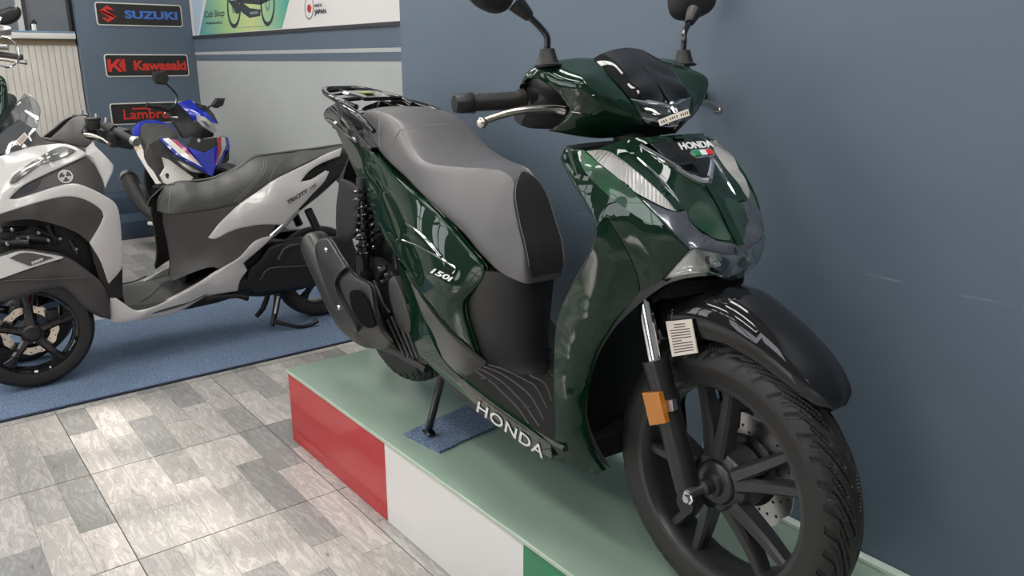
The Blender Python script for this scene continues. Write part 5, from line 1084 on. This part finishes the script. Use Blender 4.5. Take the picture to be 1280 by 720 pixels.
# ------------------------------------------------------------------ wall signs
WX = -5.28
def sign(name, q, label, draw):
    P = [WF.px(u, v, x=WX + .012) for u, v in q]
    y0 = (P[0][1] + P[3][1]) / 2; y1 = (P[1][1] + P[2][1]) / 2; z1 = (P[0][2] + P[1][2]) / 2; z0 = (P[2][2] + P[3][2]) / 2
    w, h = y1 - y0, z1 - z0; c = np.array([WX, (y0 + y1) / 2, (z0 + z1) / 2])
    r = thing(name, label, 'sign', (c[0], c[1], c[2] + PT))
    U, V = (0, 1, 0), (0, 0, 1)
    bo = plate(rrect(w, h, .022), .008); part('border', place(bo, (.004, 0, 0), U, V), MT['rwhite'], r, 'white border')
    part('plate', place(plate(rrect(w - .018, h - .018, .016), .008), (.0065, 0, 0), U, V), MT_SIGN, r, 'black plate')
    draw(r, w, h, lambda m, x, y, s, sy=None: place(m, (.0125, x, y), (0, s, 0), (0, 0, sy or s)))
    return r
MT_SIGN = mat('sign_black', (.02, .018, .017), .4)
SRED = mat('sign_red', (.55, .03, .02), .4); SBLUE = mat('sign_blue', (.06, .16, .52), .4)
def fit_text(s, w, h, **k):
    m = textmesh(s, 1.0, depth=.0, **k); v = np.array(m.v); lo, hi = v.min(0), v.max(0); c = (lo + hi) / 2; sx, sy = w / (hi[0] - lo[0]), h / (hi[1] - lo[1])
    return m.map(lambda x, y, z: ((x - c[0]) * sx, (y - c[1]) * sy, z))
def d_suz(r, w, h, at):
    S1 = [(-.5, .17), (.12, .5), (.12, .28), (.5, .06), (.5, -.04), (.18, .13), (-.12, -.02), (-.12, .02)]
    sA = [(.16, .5), (.5, .29), (.16, .11), (-.1, .25), (-.1, .33)]
    up = [(-.5, .2), (.1, .5), (.1, .38), (.5, .16), (-.06, -.14), (-.06, -.02), (-.5, .2)]
    top = [(-.48, .16), (.0, .5), (.42, .2), (.14, .2), (.02, .28), (-.08, .2), (.5, -.2), (.3, -.16)]
    low = [(-p[0], -p[1]) for p in top]
    m = plate([(-.48, .17), (.02, .5), (.40, .24), (.14, .24), (.02, .32), (-.1, .24), (.5, -.17), (.26, -.17)][:8], .002)
    m2 = plate([(.48, -.17), (-.02, -.5), (-.40, -.24), (-.14, -.24), (-.02, -.32), (.1, -.24), (-.5, .17), (-.26, .17)], .002)
    part('logo', at(m.join(m2), -w * .37, 0, h * .72), SRED, r, 'red angular S logo')
    part('lettering', at(fit_text('SUZUKI', w * .62, h * .36, bold=.04), w * .13, 0, 1), SBLUE, r, 'blue SUZUKI lettering')
def d_kaw(r, w, h, at):
    m = plate([(-.5, -.5), (-.5, .5), (-.3, .5), (-.3, .05), (.05, .5), (.3, .5), (-.02, .06), (.34, -.5), (.08, -.5), (-.16, -.1), (-.3, -.26), (-.3, -.5)], .002)
    m.join(plate([(.36, .5), (.5, .5), (.5, -.5), (.42, -.5), (.12, .06)], .002))
    part('logo', at(m, -w * .37, 0, w * .2, h * .55), SRED, r, 'red K logo')
    part('lettering', at(fit_text('Kawasaki', w * .64, h * .44, bold=.04), w * .15, 0, 1), SRED, r, 'red Kawasaki lettering')
def d_lam(r, w, h, at):
    part('lettering', at(fit_text('Lambretta', w * .72, h * .46, bold=.02), 0, -h * .04, 1), SRED, r, 'red Lambretta lettering')
    part('top_bar', at(plate([(-.5, -.5), (.5, -.5), (.5, .5), (-.5, .5)], .002), w * .03, h * .22, w * .56, h * .07), SRED, r)
sign('wall_sign', [(118, 2.5), (228, 6), (227.5, 34.5), (121.5, 31)], 'black wall sign with red S logo and blue SUZUKI lettering', d_suz)
sign('wall_sign', [(130, 68.5), (235, 67), (236.5, 95), (133, 96.5)], 'black wall sign with red Kawasaki lettering', d_kaw)
sign('wall_sign', [(137, 130), (244, 125.5), (245, 151.5), (140, 157)], 'black wall sign with red Lambretta lettering behind the blue motorbike', d_lam)

# ------------------------------------------------------------------ banner on the back wall
bn = thing('banner', 'long printed wall banner with a motorbike picture and black lower edge', 'banner', (-2.9, 1.12, 1.30 + PT))
YB = 1.118
def nb(name, m, material, label=None): return part(name, m.move((2.9, -1.12, -1.30)), material, bn, label)
nb('board', bbox(-5.27, -.503, YB, 1.126, 1.29, 2.3), mat('banner_white', (.66, .64, .62), .5))
nb('lower_edge', bbox(-5.27, -.503, YB - .003, 1.126, 1.268, 1.29), MT['ink'], 'black lower edge')
def wp(u, v, d=0): p = WF.px(u, v, y=YB - d); return p
def flat(pts, d): 
    P = [wp(u, v, d) for u, v in pts]; n = len(P); return MB().add(P + [p + np.array([0, .0006, 0]) for p in P], [tuple(range(n)), tuple(range(2 * n - 1, n - 1, -1))] + [(i, (i + 1) % n, n + (i + 1) % n, n + i) for i in range(n)])
def grad_mat():
    m = bpy.data.materials.new('banner_print'); m.use_nodes = True; nt = m.node_tree; b = nt.nodes['Principled BSDF']; tc = nt.nodes.new('ShaderNodeTexCoord'); sp = nt.nodes.new('ShaderNodeSeparateXYZ'); nt.links.new(tc.outputs['Object'], sp.inputs[0])
    mr = nt.nodes.new('ShaderNodeMapRange'); mr.inputs[1].default_value = -2.2; mr.inputs[2].default_value = -.3; nt.links.new(sp.outputs[0], mr.inputs[0]); r = nt.nodes.new('ShaderNodeValToRGB')
    e = r.color_ramp.elements; e[0].color = (.05, .26, .33, 1); e[1].color = (.06, .35, .28, 1); a = e.new(.35); a.color = (.32, .52, .24, 1); a = e.new(.65); a.color = (.5, .58, .25, 1)
    nt.links.new(mr.outputs[0], r.inputs[0]); nt.links.new(r.outputs[0], b.inputs['Base Color']); b.inputs['Roughness'].default_value = .5; return m
zt = -60
nb('printed_field', flat([(249, 44.6), (262, -20), (270, zt), (378, zt), (361, 2), (352.5, 35.5)], .001), grad_mat(), 'green and teal printed field')
nb('printed_band', flat([(239.5, 0), (254, 0), (247, 44.8), (243.5, 45.2)], .001), mat('banner_pale_blue', (.4, .52, .62), .5))
nb('printed_shadow', flat([(286, 35.5), (300, 34), (346, 31.5), (330, 33.5)], .0016), mat('print_shadow', (.28, .36, .18), .6))
def wring(u, v, rw, rh, wd):
    P = []; n = 28
    for k in range(n):
        a = 2 * math.pi * k / n; P.append((u + rw * math.cos(a), v + rh * math.sin(a)))
    I = [(u + (x - u) * wd, v + (y - v) * wd) for x, y in P]; O = [wp(*p, .002) for p in P]; N = [wp(*p, .002) for p in I]
    return MB().add(O + N, [(k, (k + 1) % n, n + (k + 1) % n, n + k) for k in range(n)])
PR = mat('print_dark', (.035, .045, .05), .5); PRG = mat('print_grey', (.2, .24, .22), .5)
pic = nb('printed_wheel', wring(292.5, 8, 8.8, 27.5, .8), PR); nb('printed_wheel', wring(334.5, 5, 9, 28, .8), PR)
part('printed_engine', flat([(301, 2), (312, 10), (326, 12), (325, 20), (312, 22.5), (303, 16), (298, 8)], .0022).join(flat([(284, 0), (298, 2), (302, 14), (296, 18), (290, 8)], .0021), flat([(280, -8), (345, -14), (345, -4), (326, 6), (300, 4)], .002)).move((2.9, -1.12, -1.30)), PR, pic)
part('printed_silver', flat([(312, 15), (322, 14), (322.5, 17), (313, 18.5)], .0026).join(wring(292.5, 8, 3, 9, .5), wring(334.5, 5, 3, 9, .5)).move((2.9, -1.12, -1.30)), PRG, pic)
def wtext(s, a, b, h, material, label=None, **k):
    A, Bp = wp(*a, .003), wp(*b, .003); L = np.linalg.norm(Bp - A); nb('banner_lettering', place(fit_text(s, L, h, **k), (A + Bp) / 2, (Bp - A) / L, (0, 0, 1)), material, label)
wtext('Cub Shop', (256, 19.5), (280.5, 17), .068, PR, 'dark Cub Shop lettering', bold=.01, shear=.25)
wtext('PREMIUM BIKES', (257.5, 29.5), (277.5, 28), .018, PR, 'small PREMIUM BIKES lettering', bold=.01)
wtext('JAPAN', (393, 16), (407.5, 14.5), .038, PR, 'grey JAPAN lettering', bold=.04)
wtext('MADE IN', (393, 7), (402, 6.2), .018, PR, 'grey MADE IN lettering', bold=.03)
n_ = 24
nb('round_mark', wring(386.3, 9, 5.6, 15.5, .9), PR)
nb('red_dot', flat([(386.3 + 2.3 * math.cos(a), 10.5 + 5.3 * math.sin(a)) for a in np.linspace(0, 2 * math.pi, n_, endpoint=False)], .003), SRED, 'red dot')

# ------------------------------------------------------------------ cladding, ledge and glazing at the far left
XP = -5.42
MW = mat('cladding_white', (.60, .57, .52), .5, var=.05)
yR = WF.px(104, 110, x=XP)[1]; zT = WF.px(60, 56, x=XP)[2]
pv = []; step_ = .045; prof = []
k = 0; y = yR
while y > -1.6:
    prof += [(XP, y), (XP, y - step_ * .82), (XP - .009, y - step_ * .86), (XP - .009, y - step_ * .97)]; y -= step_
n = len(prof); cl = MB().add([(x, y, FL) for x, y in prof] + [(x, y, zT) for x, y in prof] , [(i, i + 1, n + i + 1, n + i) for i in range(n - 1)])
cl.join(bbox(XP - .06, XP - .0095, y, yR, FL, zT))
cw = part('trim_2', cl, MW); cw.location.z = PT; cw['kind'] = 'structure'
part('ledge_batten', bbox(XP - .05, XP + .01, -1.6, yR - .01, zT, zT + .045), mat('wood_batten', (.22, .16, .09), .6), cw)
part('ledge', bbox(XP - .25, XP + .05, -1.6, yR - .01, zT + .045, zT + .09, .004), M_WHITE, cw)
part('ledge_top', bbox(XP - .25, XP + .045, -1.6, yR - .01, zT + .09, zT + .105, .003), mat('ledge_blue', (.16, .27, .38), .4), cw)
part('gap_shade_strip', bbox(XP - .1, XP + .05, yR + .005, .22, FL, 2.75), mat('gap_shade', (.04, .045, .05), .6), cw)  # dark strip stands in for the shaded gap between cladding and pillar
gw = struct('window_2', bbox(XP - .12, XP - .10, -1.6, yR, zT + .105, 2.2), mat('grey_pane', (.17, .185, .2), .15, var=.2, vscale=1.2))
fr_ = mat('frame_light', (.5, .5, .49), .4)
for u in (24.5, -30):
    yy = WF.px(u, 20, x=XP - .1)[1]; part('window_post', bbox(XP - .12, XP - .08, yy - .02, yy + .02, zT + .105, 2.2), fr_, gw)
    part('window_post', bbox(XP - .119, XP - .085, yy + .02, yy + .05, zT + .105, 2.2), MT['ink'], gw)
wl_ = WF.px(84, 20, x=XP - .1)[1]; part('window_post', bbox(XP - .12, XP - .09, wl_, wl_ + .02, zT + .105, 2.2), MT['ink'], gw)

# ------------------------------------------------------------------ retro scooter cut off by the left frame edge
RF = Frame((-3.25, -.70, FL + .351), -8); Rr = RF.px
rs = RF.root('retro_motorbike', 'dark green retro motorbike with chrome lever, cut off beside the white cladding', 'motorbike')
pln = part('display_plinth', box((0, 0, .175), (1.5, .5, .35), .012), M_STEP); pln.location = (-3.24, -.71, 0); pln.rotation_euler = (0, 0, math.radians(-8)); tag(pln, 'low blue display plinth under the dark green retro motorbike', 'plinth')
def R_(n, m, k, label=None, parent=None): return part(n, m, MT[k], parent or rs, label)
R_('grip', tube([Rr(-30, 64, x=.42), Rr(4, 70, x=.46), Rr(28, 73, x=.48)], .021, 12, 1), 'rubber')
R_('brake_lever', tube([Rr(-30, 72, x=.5), Rr(4, 74, x=.52), Rr(22, 77, x=.53), Rr(34, 78, x=.53)], [.012, .01, .009, .013], 10, 3), 'alu')
R_('headlamp_ring', lathe([(.10, 0), (.108, .006), (.112, .014), (.108, .022), (.10, .024)], Rr(6, 68, x=.56), (.9, -.1, .1), 36), 'chrome') if False else None
R_('cable_loop', tube([Rr(2, 46, x=.55), Rr(14, 49, x=.55), Rr(23, 60, x=.55), Rr(23, 74, x=.55), Rr(13, 84, x=.55), Rr(0, 82, x=.55)], .0045, 8, 4), 'chrome')
R_('handlebar_clamp', tube([Rr(-20, 40, x=.45), Rr(4, 38, x=.46), Rr(14, 38.5, x=.46)], [.03, .028, .02], 12, 2).join(tube([Rr(-20, 57, x=.47), Rr(10, 58, x=.48)], .018, 10, 1)), 'steel')
mh = R_('mirror', tube([Rr(-20, 60, x=.4), Rr(-8, 40, x=.4), Rr(2, 22, x=.4)], .008, 8, 2), 'chrome')
part('mirror_head', skin(RF, [(-22, 22, .4), (2, 12, .4), (14, 7.5, .4), (22, 8, .4), (27, 14, .4), (25, 22, .4), (16, 29, .4), (2, 32.5, .4), (-22, 36, .4)], step=3, t=.05, axis='x', roll=.02, rw=5, smooth=2), MT['satin'], mh)
m2 = R_('mirror', tube([Rr(43, 38, x=-.1), Rr(42, 30, x=-.1)], .012, 8, 1), 'white')
part('mirror_head', skin(RF, [(36.5, 31, -.1), (42, 23.5, -.1), (46.5, 28, -.1), (45.5, 33.5, -.1), (38, 36.5, -.1)], step=3, t=.03, axis='x'), MT['satin'], m2)
R_('leg_shield', skin(RF, [(-60, 92, .5), (-10, 93, .55), (3, 96, .58), (8, 104, .6), (10, 120, .6), (9, 140, .6), (5, 158, .58), (-6, 172, .55), (-60, 180, .5)], step=5, t=.03, axis='x', roll=.02, rw=8, smooth=2), 'green')
for x in (-.6, .6): R_('tyre', lathe([(.22, -.035), (.25, -.04), (.28, -.02), (.285, 0), (.28, .02), (.25, .04), (.22, .035)], (x, 0, .285), (0, 1, 0), 40, closed=True), 'rubber'); R_('wheel', lathe([(0, -.05), (.05, -.05), (.06, -.02), (.21, -.01), (.225, -.03), (.225, .03), (.21, .01), (.06, .02), (.05, .05), (0, .05)], (x, 0, .285), (0, 1, 0), 40), 'steel')
R_('body', loft([sect(-.75, .06, .55, .7), sect(-.45, .12, .42, .78), sect(-.1, .11, .35, .7), sect(.2, .08, .32, .5), sect(.4, .09, .4, .8), sect(.5, .08, .6, 1.0)], 4, 3), 'green')
R_('saddle', loft([sect(-.6, .08, .76, .8), sect(-.45, .14, .76, .83), sect(-.15, .13, .72, .8), sect(.0, .08, .72, .77)], 4, 3), 'black')
R_('fork', tube([(.6, -.07, .285), (.45, -.06, .85)], .022, 10, 1).join(tube([(.6, .07, .285), (.45, .06, .85)], .022, 10, 1)), 'chrome')
